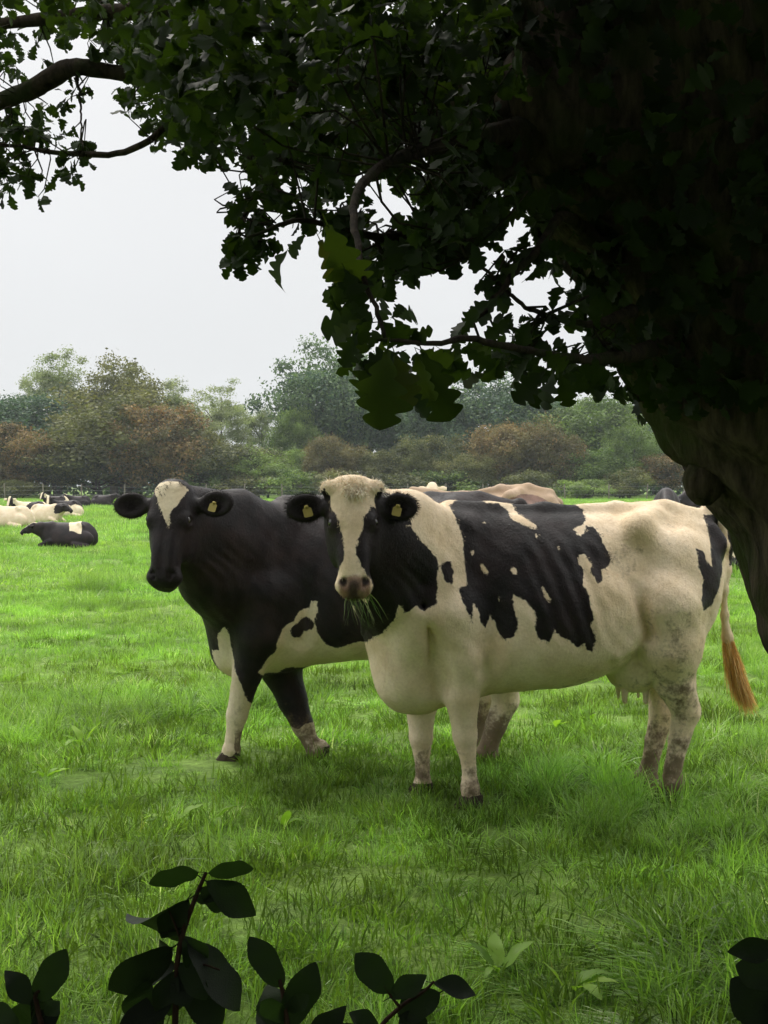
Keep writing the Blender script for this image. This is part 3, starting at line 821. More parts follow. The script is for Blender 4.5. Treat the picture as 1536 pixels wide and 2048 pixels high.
def coatA(V, hl, Fd):
    x, y, z = V.T
    near_side = y < 0.05
    sd = np.full(len(V), -0.5)
    for pl in (PA_neck, PA_spot, PA_main, PA_rump):
        sd = np.maximum(sd, poly_sd(x, z, pl))
    for cc, rx, rz, an in WA_spots:
        dx, dz = x - cc[0], z - cc[1]
        u, v = dx * math.cos(an) + dz * math.sin(an), -dx * math.sin(an) + dz * math.cos(an)
        e_ = (np.sqrt((u / rx) ** 2 + (v / rz) ** 2) - 0.72 - 0.3 * wander(V, 70, 41)) * min(rx, rz)
        sd = np.minimum(sd, e_)
    far = (0.12 - 0.6 * np.sqrt(((x + .05) / 1.2) ** 2 + ((z - 1.15) / .7) ** 2) + 0.05 * wander(V, 7, 4))
    sd = np.where(y > 0.10, far, sd)
    tl = (x > 0.90) ; sd = np.where(tl & (z < 1.10), -0.5, sd)
    sd = np.where(tl & (z >= 1.10), 0.5 * (z - 1.10) + .01, sd)
    near, ear = head_common(V, hl, Fd, OpA, hbA, HS_A)
    face = c1([(425, 290), (450, 215), (520, 150), (620, 110), (700, 90), (800, 100), (900, 140), (985, 220), (960, 300), (950, 400), (905, 395), (865, 385), (845, 455), (800, 500), (785, 600), (752, 680), (738, 760), (752, 850), (790, 930), (850, 1000),
               (880, 1050), (830, 1250), (560, 1260), (500, 1130), (535, 1040), (545, 980), (590, 930), (620, 860), (635, 780), (622, 680), (605, 600), (588, 520), (560, 460), (525, 410), (515, 350), (470, 320)])
    hp = head_poly(fr, OpA, hbA, HS_A, face)
    wsd = poly_sd(hl[:, 0], hl[:, 1], hp)
    sdh = np.where(hl[:, 2] > -0.10, -wsd, -wsd)
    sdh = np.where(hl[:, 0] < 0.05, -0.1, sdh)
    sd = np.where(near, sdh, sd)
    sd = np.where(ear, 0.3, sd)
    behind = (~near) & (~ear) & (hl[:, 2] < -0.02) & (np.abs(hl[:, 1]) < 0.2) & (hl[:, 0] > 0.06) & (hl[:, 0] < 0.5) & (x < -0.72)
    mud = 0.58 * S01(0.40, 0.06, z) + 0.30 * S01(0.90, 0.25, z) * S01(0.25, 0.45, x) + 0.08
    blob = lambda px, py, r_, a: a * np.exp(-(((x - Ja(px, py, -.28)[0]) ** 2 + (z - Ja(px, py, -.28)[2]) ** 2) / r_ ** 2)) * near_side
    mud = mud + blob(1250, 1120, 0.13, 0.34) + blob(1350, 1060, 0.10, 0.18) + blob(1330, 1260, 0.15, 0.30) + blob(1370, 1380, 0.12, 0.35) + blob(1150, 1360, 0.14, 0.12)
    mud = mud + 0.26 * S01(0.62, 0.50, z) * S01(-0.35, -0.1, x) * S01(0.5, 0.2, x)
    mud = np.where(near | ear, 0.0, mud)
    mz = near & (hl[:, 0] > 0.405) & (hl[:, 2] > -0.125)
    skin = np.where(mz, S01(0.405, 0.425, hl[:, 0] - 0.25 * np.abs(hl[:, 1])) * S01(0.078, 0.062, np.abs(hl[:, 1])), 0) * 0.9
    dk = np.where(mz, S01(0.415, 0.45, hl[:, 0]) * S01(0.050, 0.012, np.abs(hl[:, 1] + 0.002) + 0.5 * np.maximum(0.46 - hl[:, 0], 0) + 0.006 * wander(V, 160, 31)), 0) * 0.85
    for sg in (-1, 1):
        dk = np.maximum(dk, np.where(mz, S01(0.028, 0.012, np.sqrt((hl[:, 1] - sg * .05) ** 2 + (hl[:, 0] - .442) ** 2)), 0) * 0.95)
    och = S01(0.70, 0.55, z) * (x > 0.90) * 0.95
    dk = np.maximum(dk, np.where(ear, 0.6, 0))
    return {'patch': sd, 'mud': mud, 'skin': skin, 'dark': dk, 'ochre': och}
cowA, OpA, HA, VA, FA, atA, FdA = standing_cow('cow', fr, SEC_A, (705, 972), 5.62, hbA, HS_A, legsA, tailA,
    [((0.425, -0.03, 0.645), (0.135, 0.165, 0.145)), ((0.52, -0.03, 0.72), (0.12, 0.15, 0.16))], 0.008, coatA, 120000, M_COW_A,
    ears=((0.02, 0.10), (0.02, 0.10)), poll=0.12, label='cream dairy cow with a big black saddle patch, facing the camera and chewing grass',
    group='dairy cows standing in front', brisket=((-0.66, -0.02, 0.60), (0.16, 0.145, 0.17)), hips=0.0, extra=lambda Fd, Op, H: Fd.cone(Ja(848, 1215, -.235), Ja(874, 1372, -.185), 0.006, 0.009, 0.09, sub=True))

# ---------------- second cow: almost all black, white triangle on the forehead
fb = CowFrame(P(735, 1000, 7.05)[0], 7.05, R(-1))
Jb = fb.J
SEC_B = [(-0.90, 0.98, 0.82, 0.05), (-0.84, 1.14, 0.66, 0.12), (-0.74, 1.26, 0.52, 0.18), (-0.60, 1.37, 0.46, 0.225), (-0.42, 1.415, 0.48, 0.255),
         (-0.22, 1.425, 0.53, 0.325), (0.0, 1.425, 0.55, 0.36), (0.2, 1.42, 0.56, 0.36), (0.36, 1.44, 0.62, 0.32), (0.50, 1.44, 0.74, 0.265),
         (0.66, 1.43, 0.82, 0.225), (0.78, 1.39, 0.88, 0.18), (0.85, 1.30, 0.96, 0.12), (0.885, 1.2, 1.05, 0.05)]
legsB = [
    ([Jb(530, 1190, -0.20), Jb(520, 1270, -0.19), Jb(493, 1350, -0.17), Jb(474, 1430, -0.15), Jb(466, 1475, -0.15), Jb(463, 1500, -0.15), Jb(460, 1520, -0.15, 0.055)],
     [0.135, 0.115, 0.072, 0.055, 0.038, 0.046, 0.045], 0.05),
    ([Jb(545, 1260, 0.14), Jb(562, 1335, 0.10), Jb(585, 1400, 0.06), Jb(606, 1452, 0.02), Jb(622, 1485, 0.0), Jb(632, 1503, 0.0), Jb(640, 1520, 0.0, 0.055)],
     [0.125, 0.105, 0.080, 0.058, 0.042, 0.050, 0.050], 0.05),
    ([Jb(960, 1210, -0.18), Jb(985, 1290, -0.17), Jb(1005, 1350, -0.14), Jb(1012, 1400, -0.12), Jb(992, 1450, -0.12), Jb(978, 1490, -0.12), Jb(975, 1510, -0.12), Jb(970, 1530, -0.12, 0.055)],
     [0.185, 0.145, 0.100, 0.070, 0.055, 0.048, 0.056, 0.052], 0.05),
    ([Jb(960, 1210, 0.18), Jb(960, 1290, 0.17), Jb(965, 1350, 0.14), Jb(972, 1390, 0.12), Jb(960, 1430, 0.12), Jb(950, 1470, 0.12), Jb(948, 1490, 0.12), Jb(944, 1505, 0.12, 0.055)],
     [0.16, 0.13, 0.09, 0.066, 0.052, 0.046, 0.054, 0.050], 0.05)]
tailB = ([Jb(1040, 1010, 0), Jb(1062, 1040, 0), Jb(1068, 1100, 0), Jb(1066, 1180, 0), Jb(1062, 1250, 0), Jb(1060, 1300, 0)], [0.035, 0.03, 0.025, 0.02, 0.018, 0.02])
hbB = head_basis(fb, R(-6), R(17), R(-1.5))
sideB = lambda pts, yl=-0.28: np.array([Jb(x, y, yl)[[0, 2]] for x, y in pts])
PB1 = sideB(c2([(690, 885), (715, 925), (718, 1000), (735, 1080), (770, 1180), (800, 1260), (825, 1310), (850, 1400), (830, 1700), (600, 1700), (640, 1400), (640, 1250), (640, 1160), (610, 1100), (595, 1030), (640, 1020), (640, 930)]), -0.20)
PB2 = sideB(c2([(1160, 738), (1195, 742), (1200, 800), (1180, 840), (1200, 920), (1240, 980), (1300, 1000), (1360, 985), (1420, 960), (1600, 950), (1900, 1000), (1900, 1200), (1280, 1120), (1100, 1130), (1040, 1125), (990, 1140), (950, 1165), (890, 1160), (870, 1140), (910, 1080), (960, 1020), (1000, 900), (1060, 850), (1100, 800), (1150, 780)]), -0.24)
PB3 = sideB([(560, 1452), (600, 1455), (612, 1445), (640, 1445), (700, 1560), (560, 1560)], 0.0)
PB4 = sideB([(925, 1330), (1100, 1330), (1100, 1600), (900, 1600)], -0.15)
HBsp = [sideB(c2([(1080, 915)]))[0], sideB(c2([(1130, 872)]))[0]]
OpB = fb.to_local(P(341, 972, 6.42))
def coatB(V, hl, Fd):
    x, y, z = V.T
    sd = np.full(len(V), 0.3)
    for pl in (PB1, PB2, PB3, PB4): sd = np.minimum(sd, -poly_sd(x, z, pl))
    for cc, r_ in zip(HBsp, (0.036, 0.040)):
        sd = np.maximum(sd, r_ - np.sqrt((x - cc[0]) ** 2 + (z - cc[1]) ** 2))
    near, ear = head_common(V, hl, Fd, OpB, hbB, HS_B)
    bl = c2([(288, 125), (322, 72), (430, 70), (475, 130), (452, 180), (425, 230), (385, 268), (380, 345), (368, 325), (342, 260), (318, 195)])
    hp = head_poly(fb, OpB, hbB, HS_B, bl)
    wsd = poly_sd(hl[:, 0], hl[:, 1], hp)
    sd = np.where(near & (hl[:, 0] > -0.03), -wsd, np.where(near, 0.3, sd))
    sd = np.where(ear, 0.3, sd)
    mud = 0.60 * S01(0.42, 0.08, z) * (x > -.7) + 0.10 * S01(.5, .1, z) + 0.35 * S01(0.5, 0.2, z) * (x > 0.3)
    mud = np.where(near | ear, 0.0, mud)
    mz = near & (hl[:, 0] > 0.41) & (hl[:, 2] > -0.125)
    dk = np.where(mz, 0.85, 0.0); dk = np.maximum(dk, np.where(ear, 0.5, 0))
    return {'patch': sd, 'mud': mud, 'skin': 0 * x, 'dark': dk, 'ochre': 0 * x}
cowB, OpB, HB_, VB, FB, atB, FdB = standing_cow('cow', fb, SEC_B, (341, 972), 6.42, hbB, HS_B, legsB, tailB,
    [((0.42, 0, 0.64), (0.15, 0.16, 0.14))], 0.008, coatB, 110000, M_COW_B,
    ears=((0.03, 0.10), (-0.03, 0.10)), poll=0.0, label='nearly all black cow with a white triangle on its forehead, stepping to the left',
    group='dairy cows standing in front', tags=(1,), brisket=((-0.70, 0, 0.62), (0.16, 0.13, 0.18)), hips=0.03, neck_k=1.3)

# ---------------- third cow: only its roan back shows above the first
ft = CowFrame(P(925, 1000, 11.6)[0], 11.6, R(6))
Jt = lambda x, z, y: np.array([x, y, z])
legsT = [([Jt(-.5, .85, s_ * .19), Jt(-.47, .62, s_ * .17), Jt(-.48, .34, s_ * .14), Jt(-.47, .12, s_ * .14), Jt(-.48, .05, s_ * .14)], [.12, .09, .055, .04, .045], .05) for s_ in (-1, 1)] + \
        [([Jt(.58, .95, s_ * .18), Jt(.58, .68, s_ * .16), Jt(.68, .48, s_ * .13), Jt(.64, .14, s_ * .13), Jt(.62, .05, s_ * .13)], [.17, .12, .06, .045, .05], .05) for s_ in (-1, 1)]
hbT = head_basis(ft, R(-60), R(40), R(0))
OpT = ft.to_local(P(790, 1030, 11.3))
def coatT(V, hl, Fd):
    x, y, z = V.T
    sd = 0.14 - 0.5 * np.sqrt(((x - .55) / .9) ** 2 + ((z - 1.22) / .5) ** 2) + 0.05 * wander(V, 8, 21)
    near, ear = head_common(V, hl, Fd, OpT, hbT, 0.95)
    sd = np.where(near | ear, -0.3, sd)
    mud = 0.45 * S01(-0.3, 0.1, x) * S01(1.40, 1.25, z)
    return {'patch': sd, 'mud': np.where(near, 0, mud), 'skin': 0 * x, 'dark': 0 * x, 'ochre': 0 * x}
M_COW_C = cow_material('roan_brown_hide', light=(0.42, 0.31, 0.23), dark=(0.10, 0.070, 0.058), mud=(0.22, 0.15, 0.11))
SEC_T = [(r[0], r[1] + 0.05 * S01(0.1, 0.6, r[0]), r[2], r[3]) for r in SEC_A]
rt, *_ = standing_cow('cow', ft, SEC_T, (790, 1030), 11.3, hbT, 0.95, legsT,
    ([(0.80, 0, 1.36), (0.88, 0, 1.3), (0.93, 0, 1.1), (0.93, 0, 0.8), (0.93, 0, 0.6)], [.035, .03, .025, .02, .02]),
    [((0.42, 0, 0.64), (0.14, 0.15, 0.14))], 0.016, coatT, 0, M_COW_C, label='roan brown cow whose back shows just above the cream and black one',
    group='dairy cows standing in front', tags=(), brisket=((-0.70, 0, 0.62), (0.16, 0.13, 0.18)), hips=0.06)
rt.location[2] = 0.03

# ---------------- hair: forelock of the first cow, tail switches, ear fringes
def strands(roots, dirs, lens, width, bend, seed, seg=5, curl=0.0):
    r = np.random.default_rng(seed); Vs, Fs, o = [], [], 0; rn = []
    for p, d, ln in zip(roots, dirs, lens):
        d = d / np.linalg.norm(d); sd_ = np.cross(d, r.normal(0, 1, 3)); sd_ /= np.linalg.norm(sd_)
        q = p.copy(); pts = []
        c0 = r.normal(0, 1, 3)
        for i in range(seg + 1):
            pts.append(q.copy())
            d = d + (np.array(bend) + c0 * curl * (1 if i % 4 < 2 else -1)) / seg; d /= np.linalg.norm(d)
            q = q + d * ln / seg
        pts = np.array(pts); wv = width * np.linspace(1, 0.15, seg + 1)[:, None]
        Vs.append(np.concatenate([pts - sd_ * wv, pts + sd_ * wv])); n = seg + 1; i = np.arange(seg)
        Fs.append(np.stack([i, i + 1, n + i + 1, n + i], 1) + o); o += 2 * n; rn.append(np.full(2 * n, r.random()))
    return np.concatenate(Vs), np.concatenate(Fs), np.concatenate(rn)
M_LOCK = leaf_material('cream_forelock_hair', [(0, (0.50, 0.38, 0.22)), (0.3, (0.84, 0.74, 0.56)), (1, (0.92, 0.88, 0.76))], 0.15, (1, 1, 1), 0.6, 0.3)
M_SWITCH = leaf_material('ochre_tail_switch_hair', [(0, (0.42, 0.22, 0.07)), (0.5, (0.85, 0.52, 0.18)), (1, (0.95, 0.75, 0.40))], 0.2, (1, 1, 1), 0.6, 0.3)
M_BLACKHAIR = leaf_material('black_hair', [(0, (0.01, 0.008, 0.008)), (1, (0.03, 0.022, 0.018))], 0.1, (1, 1, 1), 0.6, 0.3)
def forelock(root, Op, H, sc, mat, n, wide, seed, lmax=0.055, spread=1.0):
    r = np.random.default_rng(seed); T, S, Nn = H[:, 0], H[:, 1], H[:, 2]
    rt_, dr, ln = [], [], []
    for lk_ in range(n // 18):
        s0 = r.normal(0, wide * 0.5); t0 = r.uniform(-0.045, 0.045); dd_ = S * (s0 * 9 * spread + r.normal(0, .7)) + T * (r.uniform(-.6, .7) + t0 * 12) + Nn * r.uniform(0.1, 0.6); l0 = r.uniform(.45, 1) * lmax
        for i in range(18):
            s_ = s0 + r.normal(0, .008); t_ = t0 + r.normal(0, .008); nn = 0.022 - (np.clip(0.05 - t_, 0, 1) / 0.095) ** 2 * 0.062 - s_ * s_ * 1.8
            rt_.append(Op + (S * s_ + T * t_ + Nn * nn) * sc); dr.append(dd_ + r.normal(0, .22, 3)); ln.append(l0 * r.uniform(.7, 1.1))
    for sg in (-1, 1):
        for i in range(n // 4):
            a = r.normal(0, 1, 3); a /= np.linalg.norm(a)
            c_ = Op + (S * sg * 0.106 - T * 0.004 - Nn * 0.048) * sc
            if a.dot(T) > 0.5: continue
            rt_.append(c_ + a * 0.036 * sc); dr.append(a + S * sg * .2 - T * .2); ln.append(r.uniform(0.4, 1) * lmax * 0.55)
    V, F, rn = strands(np.array(rt_), np.array(dr), ln, 0.0016, T * 1.0 - Nn * 0.2, seed, 6, 2.2)
    obj('forelock', np_mesh('forelock', V, F, {'rnd': rn}, mat=mat), root)['kind'] = 'stuff'
forelock(cowA, OpA, HA, HS_A, M_LOCK, 1100, 0.085, 5, 0.050)
forelock(cowB, OpB, HB_, HS_B, M_BLACKHAIR, 108, 0.12, 6, 0.025)
def ear_fringe(root, Fd, mat, seed):
    r = np.random.default_rng(seed); rt_, dr, ln = [], [], []
    for sg, cE, E in Fd.E:
        for i in range(500):
            a = r.uniform(0, 2 * math.pi); rim = E[:, 0] * math.cos(a) * 0.086 + E[:, 1] * math.sin(a) * 0.062
            rt_.append(cE + rim * 0.97); dr.append(rim / 0.08 + E[:, 2] * r.uniform(-.2, .5) + E[:, 0] * .5 + r.normal(0, .3, 3)); ln.append(r.uniform(.008, .022))
        for i in range(350):
            a = r.uniform(0, 2 * math.pi); q = r.uniform(0, 1) ** .5
            rim = E[:, 0] * math.cos(a) * 0.05 * q - E[:, 0] * 0.02 + E[:, 1] * math.sin(a) * 0.04 * q
            rt_.append(cE + rim); dr.append(E[:, 0] * .8 + E[:, 2] * .9 + r.normal(0, .4, 3)); ln.append(r.uniform(.015, .03))
    V, F, rn = strands(np.array(rt_), np.array(dr), ln, 0.0011, (0, 0, -0.4), seed, 3)
    obj('ear_fringe', np_mesh('ear_fringe', V, F, {'rnd': rn}, mat=mat), root)['kind'] = 'stuff'
ear_fringe(cowA, FdA, M_BLACKHAIR, 8); ear_fringe(cowB, FdB, M_BLACKHAIR, 9)
def switch(root, path, n, mat, seed, w0=0.02, w1=0.045):
    r = np.random.default_rng(seed); path = np.array(path); rt_, dr, ln = [], [], []
    for i in range(n):
        f = r.uniform(0, 1) * (len(path) - 1.6); k = int(f); p = path[k] * (1 - (f - k)) + path[k + 1] * (f - k)
        d = path[min(k + 1, len(path) - 1)] - path[k]; d /= np.linalg.norm(d)
        g = f / (len(path) - 1); rad = (w0 + (w1 - w0) * math.sin(min(g * 1.5, 1) * math.pi / 2)) * (1 - max(0, g - .6) * 1.2)
        o = r.normal(0, 1, 3); o -= d * o.dot(d); o /= np.linalg.norm(o)
        rt_.append(p + o * rad * r.uniform(.1, .8)); dr.append(d + o * r.uniform(-.05, .22)); ln.append(r.uniform(.07, .15))
    V, F, rn = strands(np.array(rt_), np.array(dr), ln, 0.0022, (0, 0, -0.15), seed, 4, 0.25)
    obj('tail_switch', np_mesh('tail_switch', V, F, {'rnd': rn}, mat=mat), root)['kind'] = 'stuff'
switch(cowA, [Ja(1449, 1240, -.04), Ja(1456, 1280, -.04), Ja(1464, 1315, -.04), Ja(1471, 1345, -.04), Ja(1480, 1372, -.04), Ja(1493, 1398, -.04)], 2200, M_SWITCH, 3, 0.014, 0.052)
switch(cowB, [Jb(1062, 1250, 0), Jb(1060, 1290, 0), Jb(1058, 1330, 0), Jb(1056, 1360, 0)], 700, M_BLACKHAIR, 4)

# grass held in the first cow's mouth
M_WISP = leaf_material('torn_grass_in_mouth', [(0, (0.05, 0.10, 0.02)), (0.5, (0.13, 0.22, 0.05)), (1, (0.42, 0.42, 0.26))], 0.3, None, 0.5, 0.4)
r_ = np.random.default_rng(12); rt_, dr, ln = [], [], []
mo = OpA + (HA[:, 0] * 0.487 + HA[:, 2] * -0.075 + HA[:, 1] * 0.02) * HS_A
for i in range(34):
    rt_.append(mo + HA[:, 1] * r_.uniform(-.05, .055) + HA[:, 2] * r_.uniform(-.02, .02)); ln.append(r_.uniform(.06, .16))
    dr.append(HA[:, 1] * (0.35 + r_.normal(0, .5)) + HA[:, 0] * 0.8 + HA[:, 2] * r_.uniform(.1, .6))
V, F, rn = strands(np.array(rt_), np.array(dr), ln, 0.0019, (0.15, 0, -0.9), 13, 7, 1.1)
ws = empty('grass_wisp', tuple(fr.O), fr.yaw)
o_ = obj('blades', np_mesh('blades', V, F, {'rnd': rn}, mat=M_WISP), ws); o_['kind'] = 'stuff'
tag(ws, 'wisp of torn grass hanging from the mouth of the cream cow', 'grass')

# ---------------- cows lying in the field
def lying_cow(px, py, Y, yaw, coat_fn, mat, label, head='left', h=0.022, scale=1.0, head_low=0.0, group='cows lying in the far pasture'):
    p = P(px, py, Y); root = empty('cow', (p[0], Y, float(ground_z(p[0], Y)) - 0.02), yaw); root.scale = (scale,) * 3
    tag(root, label, 'cow', group)
    Fd = Field((-1.55, -0.75, -0.02), (1.05, 0.75, 1.25), h)
    Fd.loft((0, 0, 0), TR, [(-0.78, .52, .25, .08), (-0.68, .66, .06, .20), (-0.5, .76, -.05, .29), (-0.2, .77, -.08, .40), (0.15, .76, -.08, .44), (0.4, .80, -.05, .38), (0.62, .76, -.02, .28), (0.8, .6, .05, .17), (0.88, .45, .15, .06)], 0.08, 2.3, 0.3)
    for sg in (-1, 1):
        Fd.ell((0.48, sg * 0.30, 0.26), (0.32, 0.15, 0.24), k=0.08)
        Fd.cone((0.35, sg * 0.17, 0.72), (0.45, sg * 0.2, 0.65), 0.06, 0.06, 0.08)
        Fd.chain([(0.2, sg * .44, .12), (0.62, sg * .46, .07), (0.3, sg * .50, .05)], [.08, .05, .04], 0.04)
        Fd.chain([(-0.5, sg * .26, .2), (-0.80, sg * .24, .09), (-0.55, sg * .26, .04)], [.1, .055, .04], 0.04)
    if head == 'left': hp_, Tn, Nn = np.array([-1.02, 0, 0.93 - head_low]), np.array([-.82, 0, -.57]), np.array([-.57, 0, .82])
    elif head == 'front': hp_, Tn, Nn = np.array([-0.88, -.22, 1.0 - head_low]), np.array([-.25, -.5, -.83]), np.array([-.40, -.75, .53])
    else: hp_, Tn, Nn = np.array([-0.75, -.38, 0.62]), np.array([.15, -.75, -.64]), np.array([.1, -.64, .76])
    Tn /= np.linalg.norm(Tn); Nn -= Tn * Nn.dot(Tn); Nn /= np.linalg.norm(Nn)
    H = np.stack([Tn, np.cross(Nn, Tn), Nn], 1)
    hb_ = hp_ - Nn * .14 + Tn * .10
    Fd.chain([(-0.5, 0, .62), (np.array([-0.5, 0, .62]) + hb_) / 2 + [-.05, 0, .03], hb_], [.18, .13, .10], 0.1)
    Fd.chain([(-0.62, 0, .38), (np.array([-0.62, 0, .38]) + hb_) / 2, hb_ + Tn * .08], [.17, .12, .08], 0.1)
    add_head(Fd, hp_, H, 1.0, (0.03, 0.05), None, 0.0, False)
    V, F = Fd.mesh(); hl = (V - hp_) @ H
    near, ear = head_common(V, hl, Fd, hp_, H, 1.0)
    sd = coat_fn(V, hl, near); z0 = 0 * V[:, 0]
    body = obj('body', np_mesh('lying_cow_body', V, F, {'patch': sd, 'mud': z0, 'skin': z0, 'dark': z0, 'ochre': z0}, mat=mat), root)
    return root
M_COW_D = cow_material('pale_cream_hide', light=(0.72, 0.60, 0.46))
def saddle(V, hl, near):
    x, y, z = V.T
    sd = np.maximum(np.abs(x - 0.22 + 0.35 * (z - .75)) - 0.16 - 0.05 * wander(V, 9, 51), 0.42 + 0.07 * wander(V, 11, 52) - z)
    return np.where(near, np.abs(hl[:, 1]) + (hl[:, 0] > .30) * (hl[:, 0] < .40) * .3 - 0.05 + 0 * x, sd)
def patchy(seed, bias, face=0.0):
    def f(V, hl, near):
        sd = bias + 0.10 * wander(V, 5.0, seed)
        return np.where(near, np.abs(hl[:, 1]) - face, sd)
    return f
lying_cow(136, 1098, 31.5, R(8), saddle, M_COW_B, 'black cow with a white saddle lying alone, nearest of the resting cows on the left', 'left', 0.018, 0.80, head_low=0.16)
lying_cow(22, 1046, 47, R(-14), patchy(3, -0.16, 0.3), M_COW_D, 'pinkish cream cow lying at the left edge of the pasture', 'left')
lying_cow(60, 1034, 58, R(20), patchy(27, -0.05, 0.05), M_COW_B, 'piebald cow lying behind the two pale cows', 'front')
lying_cow(92, 1040, 52, R(150), patchy(5, -0.10, 0.0), M_COW_D, 'pale cow lying right of the pinkish cream one, black and brown head', 'left', head_low=0.1)
lying_cow(130, 1033, 60, R(35), patchy(8, 0.04, 0.05), M_COW_B, 'black and white cow with a white blaze lying face-on behind the pale cows', 'front')
lying_cow(112, 1012, 88, R(10), patchy(11, 0.02, 0.05), M_COW_B, 'dark cow with white back patches lying far off at the rear left', 'front', 0.03)
lying_cow(158, 1012, 92, R(-5), patchy(15, 0.08, 0.05), M_COW_B, 'black cow with a small white mark lying far off beside a plain black one', 'left', 0.03)
lying_cow(205, 1013, 94, R(170), patchy(19, 0.3, -0.1), M_COW_B, 'plain black cow lying far off, rightmost of the left group', 'left', 0.03)
lying_cow(1524, 1142, 22.3, R(6), patchy(23, 0.06, 0.05), M_COW_B, 'black and white cow lying behind the tree trunk, seen beside the tail', 'left', 0.02, head_low=0.3)
def far_standing(px, Y, yaw, seed, bias, mat, label, head_z=1.15, sc=1.0):
    p = P(px, 1000, Y); root = empty('cow', (p[0], Y, float(ground_z(p[0], Y)) - 0.02), yaw)
    tag(root, label, 'cow', 'cows standing far off'); root.scale = (sc,) * 3
    Fd = Field((-1.55, -0.5, -0.02), (1.1, 0.5, 1.85), 0.024)
    Fd.loft((0, 0, 0), TR, SEC_B, 0.06, 2.25, 0.2)
    for pts, rs, k in legsT: Fd.chain(pts, rs, k)
    Fd.chain([(0.8, 0, 1.36), (.9, 0, 1.25), (.95, 0, .7)], [.035, .03, .03], .03)
    hp_ = np.array([-1.15, 0, head_z]); Tn = np.array([-.6, 0, -.8]); Nn = np.array([-.8, 0, .6]); H = np.stack([Tn, np.cross(Nn, Tn), Nn], 1)
    hb_ = hp_ - Nn * .14 + Tn * .1
    Fd.chain([(-.5, 0, 1.25), hb_], [.15, .1], .1); Fd.chain([(-.65, 0, .85), hb_], [.2, .1], .1)
    add_head(Fd, hp_, H, 1.0, (.03, .05), None, 0, False)
    V, F = Fd.mesh(); z0 = 0 * V[:, 0]; sd = bias + 0.1 * wander(V, 5, seed)
    obj('body', np_mesh('far_cow_body', V, F, {'patch': sd, 'mud': z0, 'skin': z0, 'dark': z0, 'ochre': z0}, mat=mat), root)
far_standing(868, 25, R(86), 31, -0.4, M_COW_D, 'distant pale cow looking over the back of the cream one, only its poll showing', 1.66, 0.93)
far_standing(1333, 33, R(78), 4, 0.24, M_COW_B, 'dark cow with pale rear patches standing far off, left of the trunk')
far_standing(1400, 44, R(30), 9, 0.12, M_COW_B, 'tan and black cow standing far off, half behind the tree trunk knob')

# ================================================================== FAR TREES, HEDGE, FENCE
def crown_mesh(name, seed, rx, rz, nclump, per, leaf, airy=0.0, lean=0.0, upright=0.0):
    r = np.random.default_rng(seed)
    u = r.normal(0, 1, (nclump, 3)); u /= np.linalg.norm(u, axis=1)[:, None]
    rad = r.uniform(0.25, 1.0, nclump) ** 0.45
    c_ = u * rad[:, None] * np.array([rx, rx, rz])
    shp = 1 - 0.35 * np.clip(c_[:, 2] / rz, 0, 1) * upright
    c_[:, :2] *= shp[:, None]
    for _ in range(3):        # irregular outline
        k = r.normal(0, 1, 3); c_ *= (1 + 0.14 * np.sin(c_ @ k * 1.2 + r.uniform(0, 6)))[:, None]
    cr = r.uniform(0.16, 0.34, nclump) * rx * (1 - 0.4 * airy)
    n = nclump * per; ci = np.repeat(np.arange(nclump), per)
    v = r.normal(0, 1, (n, 3)); v /= np.linalg.norm(v, axis=1)[:, None]
    p = c_[ci] + v * (r.uniform(0.05, 1, n) ** 0.42 * cr[ci] * (1 + 0.3 * np.clip(r.normal(0, 1, n), -1.5, 1.0)))[:, None] * np.array([1.15, 1.15, 0.8])
    nn = v * 0.8 + r.normal(0, 0.8, (n, 3)) + [0, 0, 0.4]; nn /= np.linalg.norm(nn, axis=1)[:, None]
    t = np.cross(nn, r.normal(0, 1, (n, 3))); t /= np.linalg.norm(t, axis=1)[:, None]; b = np.cross(nn, t)
    s_ = leaf * r.uniform(0.5, 1.3, (n, 1))
    V = np.stack([p - t * s_, p + b * s_ * .55, p + t * s_, p - b * s_ * .55], 1).reshape(-1, 3)
    F = np.arange(n * 4).reshape(-1, 4)
    rn = np.repeat(np.clip(r.uniform(0, .5, nclump)[ci] + r.uniform(0, .35, n), 0, 0.99), 4)
    V[:, 2] += rz; V[:, 0] += lean * V[:, 2]
    return np_mesh(name, V, F, {'rnd': rn}, smooth=False)
def far_trunk_mesh(name, seed, h, top, rad, nb=6, multi=1):
    r = np.random.default_rng(seed); Vs, Fs, o = [], [], 0
    def put(pts, rs):
        nonlocal o
        V, F = tube(pts, rs, 6); Vs.append(V); Fs.append(F + o); o += len(V)
    for m in range(multi):
        off = r.normal(0, .35, 2) * (multi > 1)
        pts = spline([[off[0], off[1], -0.3], [off[0] * 1.3 + r.normal(0, .1), off[1], h * .5], [off[0] * 2 + r.normal(0, .2), off[1] + r.normal(0, .2), h], [off[0] * 3 + r.normal(0, .4), r.normal(0, .4), top]], 9)
        put(pts, np.linspace(rad, rad * .2, 9))
        for i in range(nb):
            a = r.uniform(0, 6.28); k = r.integers(3, 8); L_ = (top - h) * r.uniform(.4, .8)
            d = np.array([math.cos(a), math.sin(a), r.uniform(.4, 1.2)]); d /= np.linalg.norm(d)
            put(spline([pts[k], pts[k] + d * L_ * .5, pts[k] + d * L_ + [0, 0, .3]], 5), np.linspace(rad * .4, rad * .1, 5))
    return np_mesh(name, np.concatenate(Vs), np.concatenate(Fs), mat=None)
M_FTRUNK = bark_material('far_trunk_bark', (0.05, 0.042, 0.033), (0.12, 0.10, 0.08), 6)
